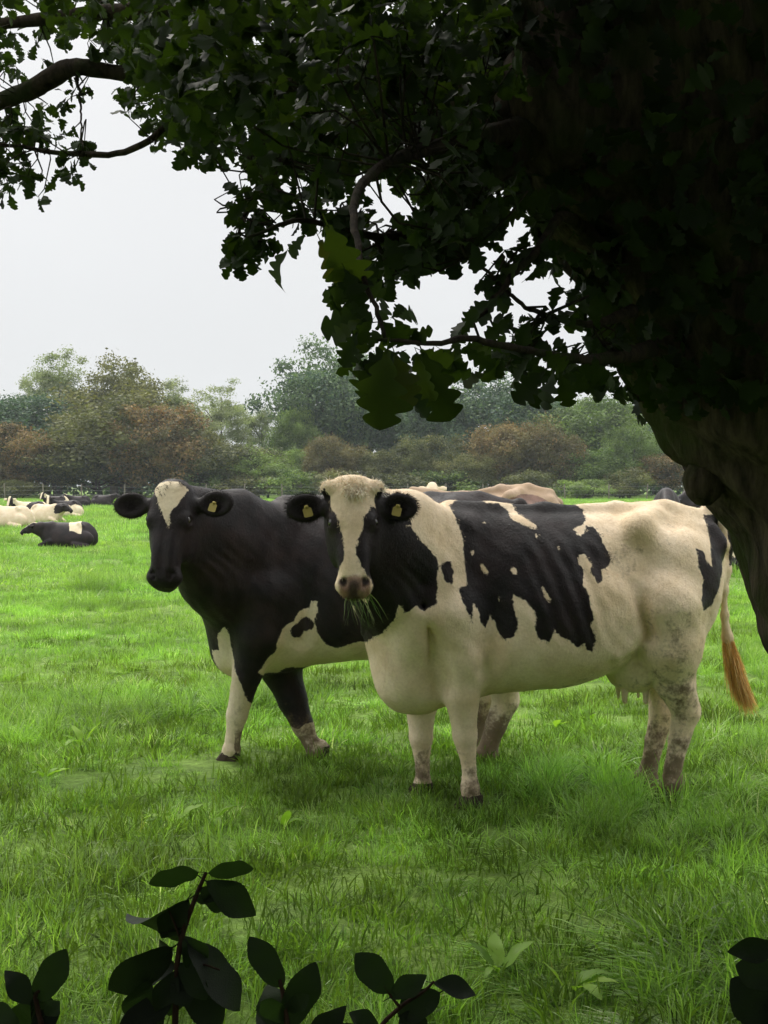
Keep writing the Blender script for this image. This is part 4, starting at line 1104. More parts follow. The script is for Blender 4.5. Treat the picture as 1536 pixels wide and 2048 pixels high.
FC = {
 'bluegreen': leaf_material('foliage_dark_blue_green', [(0, (0.037, 0.076, 0.051)), (0.5, (0.076, 0.128, 0.068)), (1, (0.128, 0.187, 0.085))], 0.25, None, 0.6, 0.3, 0.5, 0.6),
 'green': leaf_material('foliage_mid_green', [(0, (0.060, 0.102, 0.031)), (0.5, (0.128, 0.187, 0.051)), (1, (0.221, 0.289, 0.085))], 0.3, None, 0.6, 0.3, 0.5, 0.6),
 'pale': leaf_material('foliage_pale_willow', [(0, (0.119, 0.145, 0.076)), (0.5, (0.221, 0.255, 0.136)), (1, (0.340, 0.357, 0.204))], 0.35, None, 0.6, 0.3, 0.5, 0.7),
 'olive': leaf_material('foliage_olive', [(0, (0.050, 0.062, 0.022)), (0.5, (0.105, 0.118, 0.040)), (1, (0.185, 0.185, 0.065))], 0.3, (1.4, 1.4, .8), 0.6, 0.3, 0.5, 0.6),
 'brown': leaf_material('foliage_autumn_brown', [(0, (0.07, 0.062, 0.026)), (0.4, (0.125, 0.122, 0.046)), (0.75, (0.19, 0.158, 0.06)), (1, (0.27, 0.165, 0.07))], 0.3, (1.4, 1.2, .8), 0.6, 0.3, 0.6, 0.6),
 'bright': leaf_material('foliage_bright_green', [(0, (0.102, 0.170, 0.034)), (0.5, (0.187, 0.306, 0.068)), (1, (0.289, 0.425, 0.102))], 0.35, None, 0.6, 0.3, 0.6, 0.7)}
CR = {  # name: (crown mesh, half width, full height, trunk mesh, bottom gap)
 'oak': [(crown_mesh('crown', 100 + i, 5.0, 4.4, 150, 230, 0.155), far_trunk_mesh('trunk', 40 + i, 2.6, 8.5, .45), 5.0, 8.8, 2.4) for i in range(3)],
 'airy': [(crown_mesh('crown', 110 + i, 3.4, 5.0, 150, 190, 0.10, 0.3, 0.0, 1.0), far_trunk_mesh('trunk', 50 + i, 3.0, 11.5, .25, 12), 3.4, 10.0, 2.6) for i in range(3)],
 'bush': [(crown_mesh('crown', 120 + i, 3.4, 2.9, 105, 200, 0.115), far_trunk_mesh('trunk', 60 + i, 0.9, 4.5, .16, 7, 3), 3.4, 5.8, 0.9) for i in range(4)],
 'shrub': [(crown_mesh('crown', 130 + i, 2.2, 1.5, 60, 120, 0.10), far_trunk_mesh('trunk', 70 + i, 0.5, 2.0, .08, 5, 3), 2.2, 3.0, 0.05) for i in range(3)]}
for k in CR:
    for cm, tm, *_ in CR[k]:
        cm.materials.append(FC['green']); tm.materials.append(M_FTRUNK)
_ti = 0
def far_tree(kind, px, top, wpx, Y, colour, name, label, group='trees and bushes along the far hedge', rot=None):
    """px centre, top and width in photo pixels give the tree its real height and spread at distance Y"""
    global _ti; _ti += 1
    cm, tm, hw, ch, gap = CR[kind][_ti % len(CR[kind])]
    p = P(px, top, Y); gz = float(ground_z(p[0], Y)); H_ = p[2] - gz
    sx = (wpx / FPX * Y / 2) / (hw * 0.98); sz = H_ / (ch * 1.03 + gap)
    root = empty(name, (p[0], Y, gz), rot if rot is not None else (_ti * 2.4) % 6.28); root.scale = (sx, sx, sz)
    tag(root, label, 'bush' if kind in ('shrub',) else 'tree', group)
    c = obj('crown', cm, root, (0, 0, gap)); c.material_slots[0].link = 'OBJECT'; c.material_slots[0].material = FC[colour]
    obj('trunk', tm, root)
    return root
TREES = [
 ('oak', 5, 785, 260, 168, 'bluegreen', 'dark_tree', 'dark green tree at the left edge, behind the reddish bushes'),
 ('airy', 118, 706, 150, 182, 'pale', 'tall_tree', 'tallest airy grey-green tree on the left skyline'),
 ('oak', 228, 732, 210, 176, 'olive', 'broad_tree', 'broad olive tree right of the tallest airy one'),
 ('airy', 262, 735, 90, 190, 'pale', 'slender_tree', 'pale tree poking above the broad olive tree'),
 ('airy', 352, 764, 150, 180, 'pale', 'willow_tree', 'pale willow left of centre on the skyline, right of the olive tree'),
 ('airy', 447, 772, 120, 186, 'pale', 'willow_tree', 'thin feathery tree in the middle of the left treeline'),
 ('airy', 520, 803, 84, 192, 'pale', 'willow_tree', 'small sparse tree just left of the gap in the treeline'),
 ('airy', 55, 762, 70, 192, 'pale', 'slender_tree', 'faint bare-looking treetop left of the tallest airy tree'),
 ('oak', 655, 698, 230, 175, 'bluegreen', 'oak_tree', 'big dark blue-green oak right of the gap in the treeline'),
 ('oak', 745, 712, 200, 182, 'bluegreen', 'oak_tree', 'dark oak directly behind the hanging leaf cluster'),
 ('oak', 858, 775, 200, 178, 'bluegreen', 'oak_tree', 'dark oak right of the hanging leaf cluster'),
 ('oak', 985, 752, 260, 180, 'bluegreen', 'oak_tree', 'blue-green round-topped oak above the brown bushes'),
 ('oak', 1100, 800, 200, 176, 'bluegreen', 'oak_tree', 'dark green oak between the round-topped one and the pale green one'),
 ('oak', 1195, 782, 230, 172, 'green', 'oak_tree', 'lighter green broad oak left of the tree trunk'),
 ('oak', 1310, 838, 240, 200, 'bluegreen', 'oak_tree', 'far bluish tree against the left side of the trunk'),
 ('oak', 590, 815, 110, 168, 'green', 'field_maple_tree', 'small green tree at the foot of the big oak by the gap'),
 ('bush', 25, 842, 150, 150, 'brown', 'hawthorn_tree', 'reddish hawthorn at the left edge behind the pale cows'),
 ('bush', 120, 862, 200, 152, 'olive', 'hawthorn_tree', 'dull olive hawthorn behind the resting black and white cows'),
 ('bush', 235, 800, 300, 156, 'olive', 'hawthorn_tree', 'large olive hawthorn with a rounded top left of the black cow head'),
 ('bush', 318, 812, 190, 150, 'brown', 'hawthorn_tree', 'rusty hawthorn directly above the black cow head'),
 ('bush', 380, 850, 150, 158, 'olive', 'hawthorn_tree', 'olive hawthorn right of the rusty one'),
 ('bush', 450, 880, 180, 152, 'olive', 'hawthorn_tree', 'low olive hawthorn above the back of the black cow'),
 ('bush', 520, 905, 130, 150, 'green', 'hazel_bush', 'yellow-green hazel at the gap in the treeline'),
 ('bush', 585, 900, 110, 156, 'green', 'hazel_bush', 'green hazel left of the white-faced cow head'),
 ('bush', 662, 868, 110, 150, 'brown', 'hawthorn_tree', 'tan hawthorn above the white-faced cow head'),
 ('bush', 735, 895, 130, 152, 'olive', 'hawthorn_tree', 'olive-brown hawthorn below the big hanging leaf'),
 ('bush', 812, 885, 110, 150, 'olive', 'hawthorn_tree', 'olive bush just right of the big hanging leaf'),
 ('bush', 878, 872, 120, 153, 'olive', 'hawthorn_tree', 'yellowish bush between the olive bush and the brown ones'),
 ('bush', 935, 905, 110, 148, 'olive', 'hawthorn_tree', 'low olive bush over the back of the roan cow'),
 ('bush', 1008, 835, 150, 152, 'brown', 'hawthorn_tree', 'taller of the two brown hawthorns right of centre'),
 ('bush', 1095, 852, 130, 150, 'brown', 'hawthorn_tree', 'reddish hawthorn right of the taller brown one'),
 ('bush', 1175, 900, 150, 150, 'green', 'hawthorn_tree', 'green bush above the saddle of the cream cow'),
 ('bush', 1262, 848, 110, 152, 'green', 'hawthorn_tree', 'slim yellow-green bush left of the trunk'),
 ('bush', 1345, 900, 130, 150, 'brown', 'hawthorn_tree', 'brownish bush touching the left edge of the trunk'),
 ('shrub', 1160, 955, 110, 140, 'green', 'bramble_bush', 'low green bramble at the hedge foot above the cream cow saddle'),
 ('shrub', 690, 940, 140, 143, 'olive', 'bramble_bush', 'olive scrub behind the white-faced cow head'),
 ('shrub', 600, 945, 130, 144, 'green', 'bramble_bush', 'green scrub behind the back of the black cow'),
 ('shrub', 790, 940, 150, 144, 'olive', 'bramble_bush', 'olive scrub left of the roan cow'),
 ('shrub', 1060, 940, 120, 144, 'olive', 'bramble_bush', 'olive scrub behind the rump of the roan cow'),
 ('shrub', 1250, 945, 120, 146, 'olive', 'bramble_bush', 'olive scrub at the foot of the slim yellow-green bush'),
 ('shrub', 30, 955, 120, 146, 'olive', 'bramble_bush', 'low scrub at the left edge by the fence'),
 ('shrub', 500, 948, 130, 147, 'olive', 'bramble_bush', 'low scrub in the gap of the treeline'),
 ('shrub', 390, 935, 130, 150, 'green', 'bramble_bush', 'dark green scrub right of the black cow head'),
 ('shrub', 880, 935, 150, 147, 'green', 'bramble_bush', 'green scrub above the pale poll of the roan cow'),
]
for k_, px, top, wp, Y_, colr, nm, lb in TREES:
    far_tree(k_, px, top, wp, Y_, colr, nm, lb)
for i, px in enumerate([-640, -520, -400, -290, -180, -90, 1460, 1570, 1690, 1810, 1930, 2060]):
    far_tree('oak' if i % 2 else 'bush', px, 790 + (i * 37) % 60, 240, 165 + (i * 7) % 20, ['bluegreen', 'olive', 'green'][i % 3], 'hedgerow_tree',
             'hedgerow tree standing beyond the edge of the picture', 'hedgerow trees beyond the edges')
# back row of dim wood closing the hedge so no horizon shows between the crowns
def wood_strip():
    r = np.random.default_rng(77); n = 26000
    x = r.uniform(-75, 75, n); prof = 4.4 + 1.0 * np.sin(x * .21) + .7 * np.sin(x * .55 + 1)
    gapc = np.exp(-((x - (-15.0)) / 6) ** 2) * 1.5
    z = (r.uniform(0, 1, n) ** .8) * (prof - gapc); y = 186 + r.normal(0, 2.5, n) + 2 * np.sin(x * .3)
    p = np.stack([x, y, z], 1); nn = r.normal(0, 1, (n, 3)) + [0, -.4, .4]; nn /= np.linalg.norm(nn, axis=1)[:, None]
    t = np.cross(nn, r.normal(0, 1, (n, 3))); t /= np.linalg.norm(t, axis=1)[:, None]; b = np.cross(nn, t); s_ = .36 * r.uniform(.5, 1.3, (n, 1))
    V = np.stack([p - t * s_, p + b * s_ * .6, p + t * s_, p - b * s_ * .6], 1).reshape(-1, 3)
    rn = np.repeat(np.clip(.3 + .2 * np.sin(x * .9) + r.uniform(-.2, .3, n), 0, .99), 4)
    o = obj('far_wood', np_mesh('far_wood', V, np.arange(n * 4).reshape(-1, 4), {'rnd': rn}, smooth=False, mat=FC['bluegreen']))
    tag(o, 'dim low wood seen between the hedgerow trees', 'wood', kind='stuff')
wood_strip()
M_POST = plain_material('weathered_fence_post', (0.17, 0.15, 0.12), 0.9, 0.2, 0.4, 8)
M_WIRE = plain_material('galvanised_wire', (0.22, 0.22, 0.22), 0.5, 0.5, 0.2, 8)
fence = empty('fence', (0, 134, 0)); tag(fence, 'wooden post and wire fence in front of the far hedge', 'fence')
pV, pF = tube([[0, 0, -.3], [0, 0, .6], [0.02, 0, 1.55], [0.02, 0, 1.62]], [.075, .072, .065, .03], 8)
pm = np_mesh('post', pV, pF, mat=M_POST)
for i in range(26):
    x = -52 + i * 4.15 + (i * 13 % 5) * .12
    o = obj('post', pm, fence, (x, (i % 3) * .05, float(ground_z(x, 134))))
    o.rotation_euler = (R((i * 7 % 5) - 2), R((i * 11 % 7) - 3), i)
for z in (0.5, 0.9, 1.3):
    wv, wf = tube([[x, -.07, z + float(ground_z(x, 134)) + .01 * math.sin(x)] for x in np.linspace(-54, 54, 60)], [.006] * 60, 4)
    obj('wire', np_mesh('wire', wv, wf, mat=M_WIRE), fence)

# ================================================================== GRASS
def blade_clump(seed, n, r0, l0, l1, wd, bend, lean=(0, 0), seg=4, up=(50, 88), flat=0.0):
    r = np.random.default_rng(seed); Vs, Fs, A, o = [], [], [], 0
    for i in range(n):
        a = r.uniform(0, 6.283); q = r0 * r.uniform(0, 1) ** .5; p = np.array([math.cos(a) * q, math.sin(a) * q, -0.01])
        az = a + r.normal(0, .9); el = R(r.uniform(*up)); d = np.array([math.cos(az) * math.cos(el) + lean[0], math.sin(az) * math.cos(el) + lean[1], math.sin(el)])
        d /= np.linalg.norm(d); ln = r.uniform(l0, l1); w_ = wd * r.uniform(.6, 1.3); b = bend * r.uniform(.4, 1.5)
        sd_ = np.cross(d, [0, 0, 1]); sd_ /= np.linalg.norm(sd_) + 1e-9
        sd_ = sd_ * math.cos(r.uniform(-1, 1)) + np.cross(d, sd_) * math.sin(r.uniform(-1, 1))
        pts = []; 
        for k in range(seg + 1):
            pts.append(p.copy()); d = d + np.array([0, 0, -b / seg]) + r.normal(0, .05, 3); d /= np.linalg.norm(d); p = p + d * ln / seg
            if p[2] < 0.012: p[2] = 0.012 + r.uniform(0, .01)
        pts = np.array(pts); wv = (w_ / 2 * np.array([.7, 1, .9, .6, .08][:seg + 1] if seg == 4 else np.linspace(1, .08, seg + 1)))[:, None]
        Vs.append(np.concatenate([pts - sd_ * wv, pts + sd_ * wv])); m = seg + 1; j = np.arange(seg)
        Fs.append(np.stack([j, j + 1, m + j + 1, m + j], 1) + o); o += 2 * m; A.append(np.full(2 * m, r.uniform(0, .55)))
    return np.concatenate(Vs), np.concatenate(Fs), np.concatenate(A)
def grass_mat(name, stops, spec=0.5, rough=0.38):
    m, nt, out = mat_new(name); N = NT(nt)
    oi = N.n('ShaderNodeObjectInfo'); f = N.math('FRACT', N.math('ADD', N.attr('rnd'), N.math('MULTIPLY', oi.outputs['Random'], 0.42)))
    c = N.ramp(f, stops); geo = N.n('ShaderNodeNewGeometry').outputs['Position']
    n1 = N.noise(geo, 0.9, 4, .6); n2 = N.noise(geo, 0.22, 3)
    hsv = N.n('ShaderNodeHueSaturation'); N.l(c, hsv.inputs['Color']); N.l(N.maprange(n1, .32, .68, .62, 1.42), hsv.inputs['Value'])
    N.l(N.maprange(n2, .35, .65, .488, .51), hsv.inputs['Hue'])
    pb = N.n('ShaderNodeBsdfPrincipled'); N.l(hsv.outputs[0], pb.inputs['Base Color']); pb.inputs['Roughness'].default_value = rough
    pb.inputs['Specular IOR Level'].default_value = spec
    tr = N.n('ShaderNodeBsdfTranslucent'); N.l(N.mix(1.0, hsv.outputs[0], (1.3, 1.5, .7), 'MULTIPLY'), tr.inputs['Color'])
    ms = N.n('ShaderNodeMixShader'); ms.inputs[0].default_value = .46
    N.l(pb.outputs[0], ms.inputs[1]); N.l(tr.outputs[0], ms.inputs[2]); N.l(ms.outputs[0], out.inputs['Surface'])
    return m
M_GRASS = grass_mat('meadow_grass_blades', [(0, (0.070, 0.135, 0.028)), (0.25, (0.150, 0.265, 0.048)), (0.7, (0.265, 0.43, 0.080)), (0.86, (0.35, 0.53, 0.14)), (0.92, (0.55, 0.58, 0.36)), (1, (0.68, 0.66, 0.52))])
protos = bpy.data.collections.new('grass_prototypes')
def proto(i, arr):
    o = bpy.data.objects.new('clump_%02d' % i, np_mesh('clump', arr[0], arr[1], {'rnd': arr[2]}, mat=M_GRASS)); protos.objects.link(o)
for i in range(5): proto(i, blade_clump(200 + i, 70, .15, .10, .22, .0052, 1.1))                                      # lush
for i in range(4): proto(5 + i, blade_clump(210 + i, 80, .17, .14, .30, .0050, 1.7, (1.3, .2), 4, (15, 60)))          # lodged, combed over
for i in range(3): proto(9 + i, blade_clump(220 + i, 60, .14, .05, .11, .0060, .9))                                  # short bite
for i in range(3): proto(12 + i, blade_clump(230 + i, 90, .11, .16, .32, .0055, 1.5, (0, 0), 4, (55, 85)))           # tussock
for i in range(3): proto(15 + i, blade_clump(240 + i, 42, .30, .07, .15, .015, .9, (0, 0), 2))                       # far
M_GRASS_SHADE = grass_mat('basal_grass_shade_tint', [(0, (0.05, 0.085, 0.014)), (0.5, (0.11, 0.18, 0.026)), (0.9, (0.17, 0.26, 0.040)), (1, (0.24, 0.20, 0.10))], 0.2, 0.6)  # darker greens paint the shade between blades into the low clumps
for i in range(3):
    a_ = blade_clump(260 + i, 60, .16, .05, .10, .0065, .9)
    o = bpy.data.objects.new('clump_%02d' % (18 + i), np_mesh('clump', a_[0], a_[1], {'rnd': a_[2]}, mat=M_GRASS_SHADE)); protos.objects.link(o)
for i in range(3): proto(21 + i, blade_clump(270 + i, 26, .16, .22, .42, .0058, 2.2, (1.0, .2), 4, (25, 70)))      # long pale arching blades
def scatter(name, pts, rot, scl, idx, label):
    me = bpy.data.meshes.new(name); me.vertices.add(len(pts)); me.vertices.foreach_set('co', pts.astype(np.float32).ravel())
    for k, a, t in (('rot', rot, 'FLOAT_VECTOR'), ('scl', scl, 'FLOAT'), ('idx', idx, 'INT')):
        at = me.attributes.new(k, t, 'POINT'); at.data.foreach_set('vector' if t == 'FLOAT_VECTOR' else 'value', np.asarray(a, dtype=np.int32 if t == 'INT' else np.float32).ravel())
    o = obj(name, me); tag(o, label, 'grass', kind='stuff')
    ng = bpy.data.node_groups.new(name, 'GeometryNodeTree')
    ng.interface.new_socket('Geometry', in_out='INPUT', socket_type='NodeSocketGeometry'); ng.interface.new_socket('Geometry', in_out='OUTPUT', socket_type='NodeSocketGeometry')
    nd = ng.nodes; gi = nd.new('NodeGroupInput'); go = nd.new('NodeGroupOutput'); ip = nd.new('GeometryNodeInstanceOnPoints')
    ci = nd.new('GeometryNodeCollectionInfo'); ci.inputs['Collection'].default_value = protos; ci.inputs['Separate Children'].default_value = True; ci.inputs['Reset Children'].default_value = True
    def na(n_, t):
        x = nd.new('GeometryNodeInputNamedAttribute'); x.data_type = t; x.inputs['Name'].default_value = n_
        return [q for q in x.outputs if q.name == 'Attribute' and q.enabled][0]
    e2r = nd.new('FunctionNodeEulerToRotation')
    lk = ng.links.new
    lk(gi.outputs[0], ip.inputs['Points']); lk(ci.outputs[0], ip.inputs['Instance']); ip.inputs['Pick Instance'].default_value = True
    lk(na('idx', 'INT'), ip.inputs['Instance Index']); lk(na('rot', 'FLOAT_VECTOR'), e2r.inputs[0]); lk(e2r.outputs[0], ip.inputs['Rotation']); lk(na('scl', 'FLOAT'), ip.inputs['Scale'])
    lk(ip.outputs[0], go.inputs[0])
    md = o.modifiers.new('scatter', 'NODES'); md.node_group = ng
    return o
def wn(x, y, s, seed):
    r = np.random.default_rng(seed); o = np.zeros_like(x)
    for i in range(6):
        a = r.uniform(0, 6.28); k = s * r.uniform(.6, 1.6); o += np.sin((x * math.cos(a) + y * math.sin(a)) * k + r.uniform(0, 6.28))
    return o / 2.45
def ring(y0, y1, dens, marg):
    n = int(dens * (y1 - y0) * (marg * 2 + .32 * (y0 + y1)))
    y = rng.uniform(y0, y1, n); hw = marg + .34 * y; x = rng.uniform(-1, 1, n) * (marg + .34 * y1); k = np.abs(x) < hw
    return x[k], y[k]
PX, PY, RO, SC, IX = [], [], [], [], []
for y0, y1, dens, marg, kind in ((1.6, 5.0, 78, 1.0, 0), (5.0, 9.0, 66, 1.0, 0), (9.0, 16, 45, 1.3, 1), (16, 34, 20, 2, 2), (34, 80, 5.0, 4, 3), (80, 135, 2, 8, 3)):
    x, y = ring(y0, y1, dens, marg); n = len(x)
    t1 = wn(x, y, 1.7, 1); t2 = wn(x, y, .8, 2); u = rng.random(n)
    if kind <= 1:
        ix = np.where(t1 > .55, rng.integers(12, 15, n), np.where(t1 < -.75, rng.integers(9, 12, n), np.where(u < np.clip(.38 - .045 * (y - 4) + .3 * t2, .03, .9), rng.integers(5, 9, n), rng.integers(0, 5, n))))
        sc = rng.uniform(.6, 1.2, n) * (1 + .36 * t1); sc *= np.interp(y, [2, 4, 5.5, 7, 16], [.82, .74, .52, .46, .44])
    elif kind == 2:
        ix = np.where(t1 > .9, rng.integers(12, 15, n), np.where(u < .5, rng.integers(9, 12, n), rng.integers(15, 18, n))); sc = rng.uniform(.7, 1.2, n)
    else:
        ix = rng.integers(15, 18, n); sc = rng.uniform(.9, 1.8, n)
    hd_ = wn(x, y, 1.1, 3) * 1.5 + 2.8
    if kind == 0: ix = np.where((rng.random(n) < .09) & (y < 6), rng.integers(21, 24, n), ix)
    t3 = wn(x, y, 4.5, 9); sc = sc * (1 + .18 * t3)
    yaw = np.where(((ix >= 5) & (ix < 9)) | (ix > 20), hd_ + rng.normal(0, .35, n), rng.uniform(0, 6.283, n))
    PX.append(x); PY.append(y); IX.append(ix); SC.append(sc); RO.append(np.stack([rng.normal(0, .1, n), rng.normal(0, .1, n), yaw], 1))
for y0, y1, dens, marg in ((2, 5, 60, .8), (5, 9, 60, .8), (9, 18, 34, 1.2)):      # short undergrowth that closes the sward
    x, y = ring(y0, y1, dens, marg); n = len(x); PX.append(x); PY.append(y); IX.append(np.where(rng.random(n) < np.interp(y, [3, 6, 10, 14], [1, .9, .5, .0]), rng.integers(18, 21, n), rng.integers(9, 12, n))); SC.append(rng.uniform(.6, 1.1, n)); RO.append(np.stack([rng.normal(0, .15, n), rng.normal(0, .15, n), rng.uniform(0, 6.28, n)], 1))
PX, PY, IX, SC, RO = map(np.concatenate, (PX, PY, IX, SC, RO))
scatter('grass', np.stack([PX, PY, ground_z(PX, PY)], 1), RO, SC, IX, 'long lush green meadow grass covering the whole pasture')
print('grass clumps', len(PX))

# broad-leaved docks standing in the grass
M_DOCK = leaf_material('dock_leaf_green', [(0, (0.10, 0.19, 0.025)), (0.5, (0.17, 0.30, 0.035)), (1, (0.25, 0.38, 0.06))], 0.4, None, 0.5, 0.2)
dockL = []
for i in range(4):
    V, F = leaf_mesh_arrays('dock', 14, .3, .5 + .4 * i, .02, i); dockL.append(np_mesh('leaf', V, F, {'rnd': np.full(len(V), .1 * i)}, mat=M_DOCK))
def dock(px, py, n, size, label, seed):
    Y = (CAM_H) / -(ray(px, py)[2]); p = P(px, py, Y); r = np.random.default_rng(seed)
    root = empty('dock_plant', (p[0], Y, float(ground_z(p[0], Y)))); tag(root, label, 'weed', 'dock plants in the grass')
    for i in range(n):
        a = r.uniform(0, 6.28); el = r.uniform(.5, 1.2); d = np.array([math.cos(a) * math.cos(el), math.sin(a) * math.cos(el), math.sin(el)])
        o = obj('leaf', dockL[i % 4], root); s_ = size * r.uniform(.45, .95)
        o.matrix_local = mat4(frame(d, [-d[0], -d[1], 1.2]), (math.cos(a) * .02, math.sin(a) * .02, .03), (s_,) * 3)
for a in [(1140, 1985, 4, .20, 'dock plant with a bright curled leaf near the bottom right of the grass', 1), (1000, 1950, 5, .17, 'dock plant with arching pale leaves left of the bright curled one', 2),
          (345, 1665, 3, .17, 'dock plant with upright leaves below the legs of the black cow', 3), (425, 1662, 3, .15, 'pale dock leaf just right of the upright dock', 4),
          (566, 1668, 4, .17, 'dock plant with dark green leaves between the two cows in front', 5), (165, 1500, 5, .17, 'dock plant in the darker tuft at the left', 6),
          (1490, 1380, 3, .13, 'round-leaved dock under the tail of the cream cow', 7), (1180, 1452, 4, .13, 'dock plant between fore and hind legs of the cream cow', 8),
          (1110, 1470, 4, .13, 'pale dock plant left of the one between the legs', 9), (90, 1575, 4, .15, 'dock plant by the left edge below the dark tuft', 10)]:
    dock(*a)

# ================================================================== THE OVERHANGING OAK
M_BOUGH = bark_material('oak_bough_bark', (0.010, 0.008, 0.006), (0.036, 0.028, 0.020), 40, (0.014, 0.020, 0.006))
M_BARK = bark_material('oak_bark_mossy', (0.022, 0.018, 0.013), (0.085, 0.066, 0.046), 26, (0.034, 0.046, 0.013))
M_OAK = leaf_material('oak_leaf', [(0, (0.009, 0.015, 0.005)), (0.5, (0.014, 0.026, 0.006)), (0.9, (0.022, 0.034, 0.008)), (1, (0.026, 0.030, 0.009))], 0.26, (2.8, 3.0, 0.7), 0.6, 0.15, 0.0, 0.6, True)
oak = empty('oak_tree', (P(2070, 1950, 4.2)[0], 4.2, 0.0))
tag(oak, 'dark old oak leaning in from the right with boughs across the top', 'tree')
O0 = np.array(oak.location)
edge = [(1660, 2010), (1640, 1850), (1600, 1500), (1545, 1310), (1487, 1200), (1455, 1100), (1418, 1000), (1345, 905), (1250, 780), (1172, 650), (1135, 560), (1095, 475), (1030, 400), (975, 240), (930, 30), (880, -200), (830, -420)]
edge = np.array(edge, float); TRd = np.interp(np.arange(17), [0, 2, 5, 9, 13, 16], [.62, .50, .44, .50, .56, .42])
tg = np.gradient(edge, axis=0); tg /= np.linalg.norm(tg, axis=1)[:, None]
for _ in range(2): tg[1:-1] = (tg[:-2] + tg[1:-1] * 2 + tg[2:]) / 4; tg /= np.linalg.norm(tg, axis=1)[:, None]
ctr = edge + np.stack([-tg[:, 1], tg[:, 0]], 1) * (TRd * FPX / 4.2 + 46)[:, None]
TP = np.array([P(a, b, 4.2) for a, b in ctr])
Ft = Field(TP.min(0) - [.75, .75, 0.0], TP.max(0) + [.75, .75, 0.3], 0.022)
Ft.lo  # grid ready
Ft.chain(list(spline(TP, 30)), list(np.interp(np.linspace(0, 16, 30), range(17), TRd)), 0.06)
Ft.ell(P(1406, 972, 4.1), (0.045, 0.05, 0.050), k=0.07)
for a, b, c_, d, r0, r1 in [((1330, 330), (1080, 230), 4.0, 3.9, .24, .17), ((1300, 160), (1000, 180), 4.2, 4.4, .30, .17), ((1450, 300), (1700, -100), 4.2, 4.2, .4, .3)]:
    Ft.cone(P(*a, c_), P(*b, d), r0, r1, 0.12)
TV, TF = Ft.mesh()
Nv = np.zeros_like(TV); fn_ = np.cross(TV[TF[:, 2]] - TV[TF[:, 0]], TV[TF[:, 3]] - TV[TF[:, 1]])
for q in range(4): np.add.at(Nv, TF[:, q], fn_)
Nv /= np.linalg.norm(Nv, axis=1)[:, None] + 1e-12
ax_ = np.array([0.42, 0, -0.9]); along = TV @ (ax_ / np.linalg.norm(ax_))
q_ = TV - 0.75 * along[:, None] * (ax_ / np.linalg.norm(ax_))
TV = TV + Nv * (0.014 * wander(TV, 7, 61) + 0.016 * wander(TV, 19, 66) + 0.024 * np.abs(wander(q_, 26, 62)) + 0.014 * wander(TV * [1, 1, .7], 48, 63))[:, None]
obj('trunk', np_mesh('trunk', TV - O0, TF, mat=M_BARK), oak)

def bough(pts, rpx, n=40, seg=8, name='bough', tw=0.0):
    p3 = np.array([P(a, b, c_) for a, b, c_ in pts]); rr = np.array([r_ * pts[i][2] / FPX for i, r_ in enumerate(rpx)])
    C_ = spline(p3, n); C_ = C_ + np.cumsum(rng.normal(0, 1, (n, 3)), 0) * tw
    r2 = np.interp(np.linspace(0, len(pts) - 1, n), range(len(pts)), rr)
    V, F = tube(C_, r2, seg, jitter=.10)
    return C_, r2, V - O0, F
BOUGHS = [
 ([(1320, 280, 4.2), (1000, 175, 4.5), (700, 165, 4.9), (480, 170, 5.2), (330, 160, 5.3), (230, 147, 5.4), (160, 138, 5.4), (120, 146, 5.45), (60, 180, 5.5), (0, 203, 5.6), (-200, 290, 5.8)], [95, 60, 36, 26, 20, 16, 17, 21, 20, 18, 13]),
 ([(820, 170, 4.8), (640, 200, 4.9), (560, 212, 5.0), (480, 206, 5.0), (420, 212, 5.05), (372, 226, 5.1), (330, 258, 5.1), (290, 290, 5.1), (240, 309, 5.2), (190, 314, 5.2), (120, 308, 5.3), (60, 298, 5.3), (-60, 292, 5.4)], [20, 13, 10, 8, 8, 7, 7, 7, 6.5, 6, 5, 4, 3]),
 ([(1250, -60, 4.3), (900, -90, 4.8), (500, 10, 5.2), (200, 20, 5.5), (-150, 60, 5.8)], [70, 45, 26, 16, 8]),
 ([(1100, 250, 3.9), (900, 290, 3.4), (760, 330, 3.0), (700, 400, 2.6), (705, 500, 2.35), (735, 600, 2.2), (762, 690, 2.1)], [36, 16, 11, 9, 7, 5, 4]),
 ([(1080, 260, 3.8), (950, 380, 3.6), (830, 470, 3.5), (720, 470, 3.4), (600, 440, 3.3), (500, 470, 3.3)], [40, 18, 10, 7, 5, 3]),
 ([(1230, 520, 3.9), (1130, 440, 3.7), (1060, 520, 3.4), (1000, 590, 3.3), (940, 660, 3.2)], [22, 11, 8, 6, 3]),
 ([(1260, 620, 3.7), (1180, 640, 3.4), (1060, 606, 3.3), (1000, 560, 3.3), (940, 508, 3.3)], [14, 7, 4.5, 4, 3]),
 ([(1300, 700, 3.7), (1180, 720, 3.2), (1080, 715, 2.8), (960, 695, 2.5), (850, 700, 2.25), (762, 690, 2.1)], [20, 11, 8, 7, 5, 3]),
 ([(1000, 240, 3.9), (900, 420, 4.2), (880, 520, 4.3)], [30, 12, 4]),
 ([(700, 250, 4.6), (560, 320, 4.4), (500, 400, 4.2), (470, 470, 4.2)], [16, 8, 5, 3]),
 ([(150, 142, 5.4), (160, 190, 5.4), (152, 290, 5.3)], [5, 2.5, 1.5]),
]
BC = []
for pts, rp in BOUGHS:
    C_, r2, V, F = bough(pts, rp, tw=0.002)
    o = obj('bough', np_mesh('bough', V, F, mat=M_BOUGH), oak); BC.append(C_)
BCA = np.concatenate(BC)

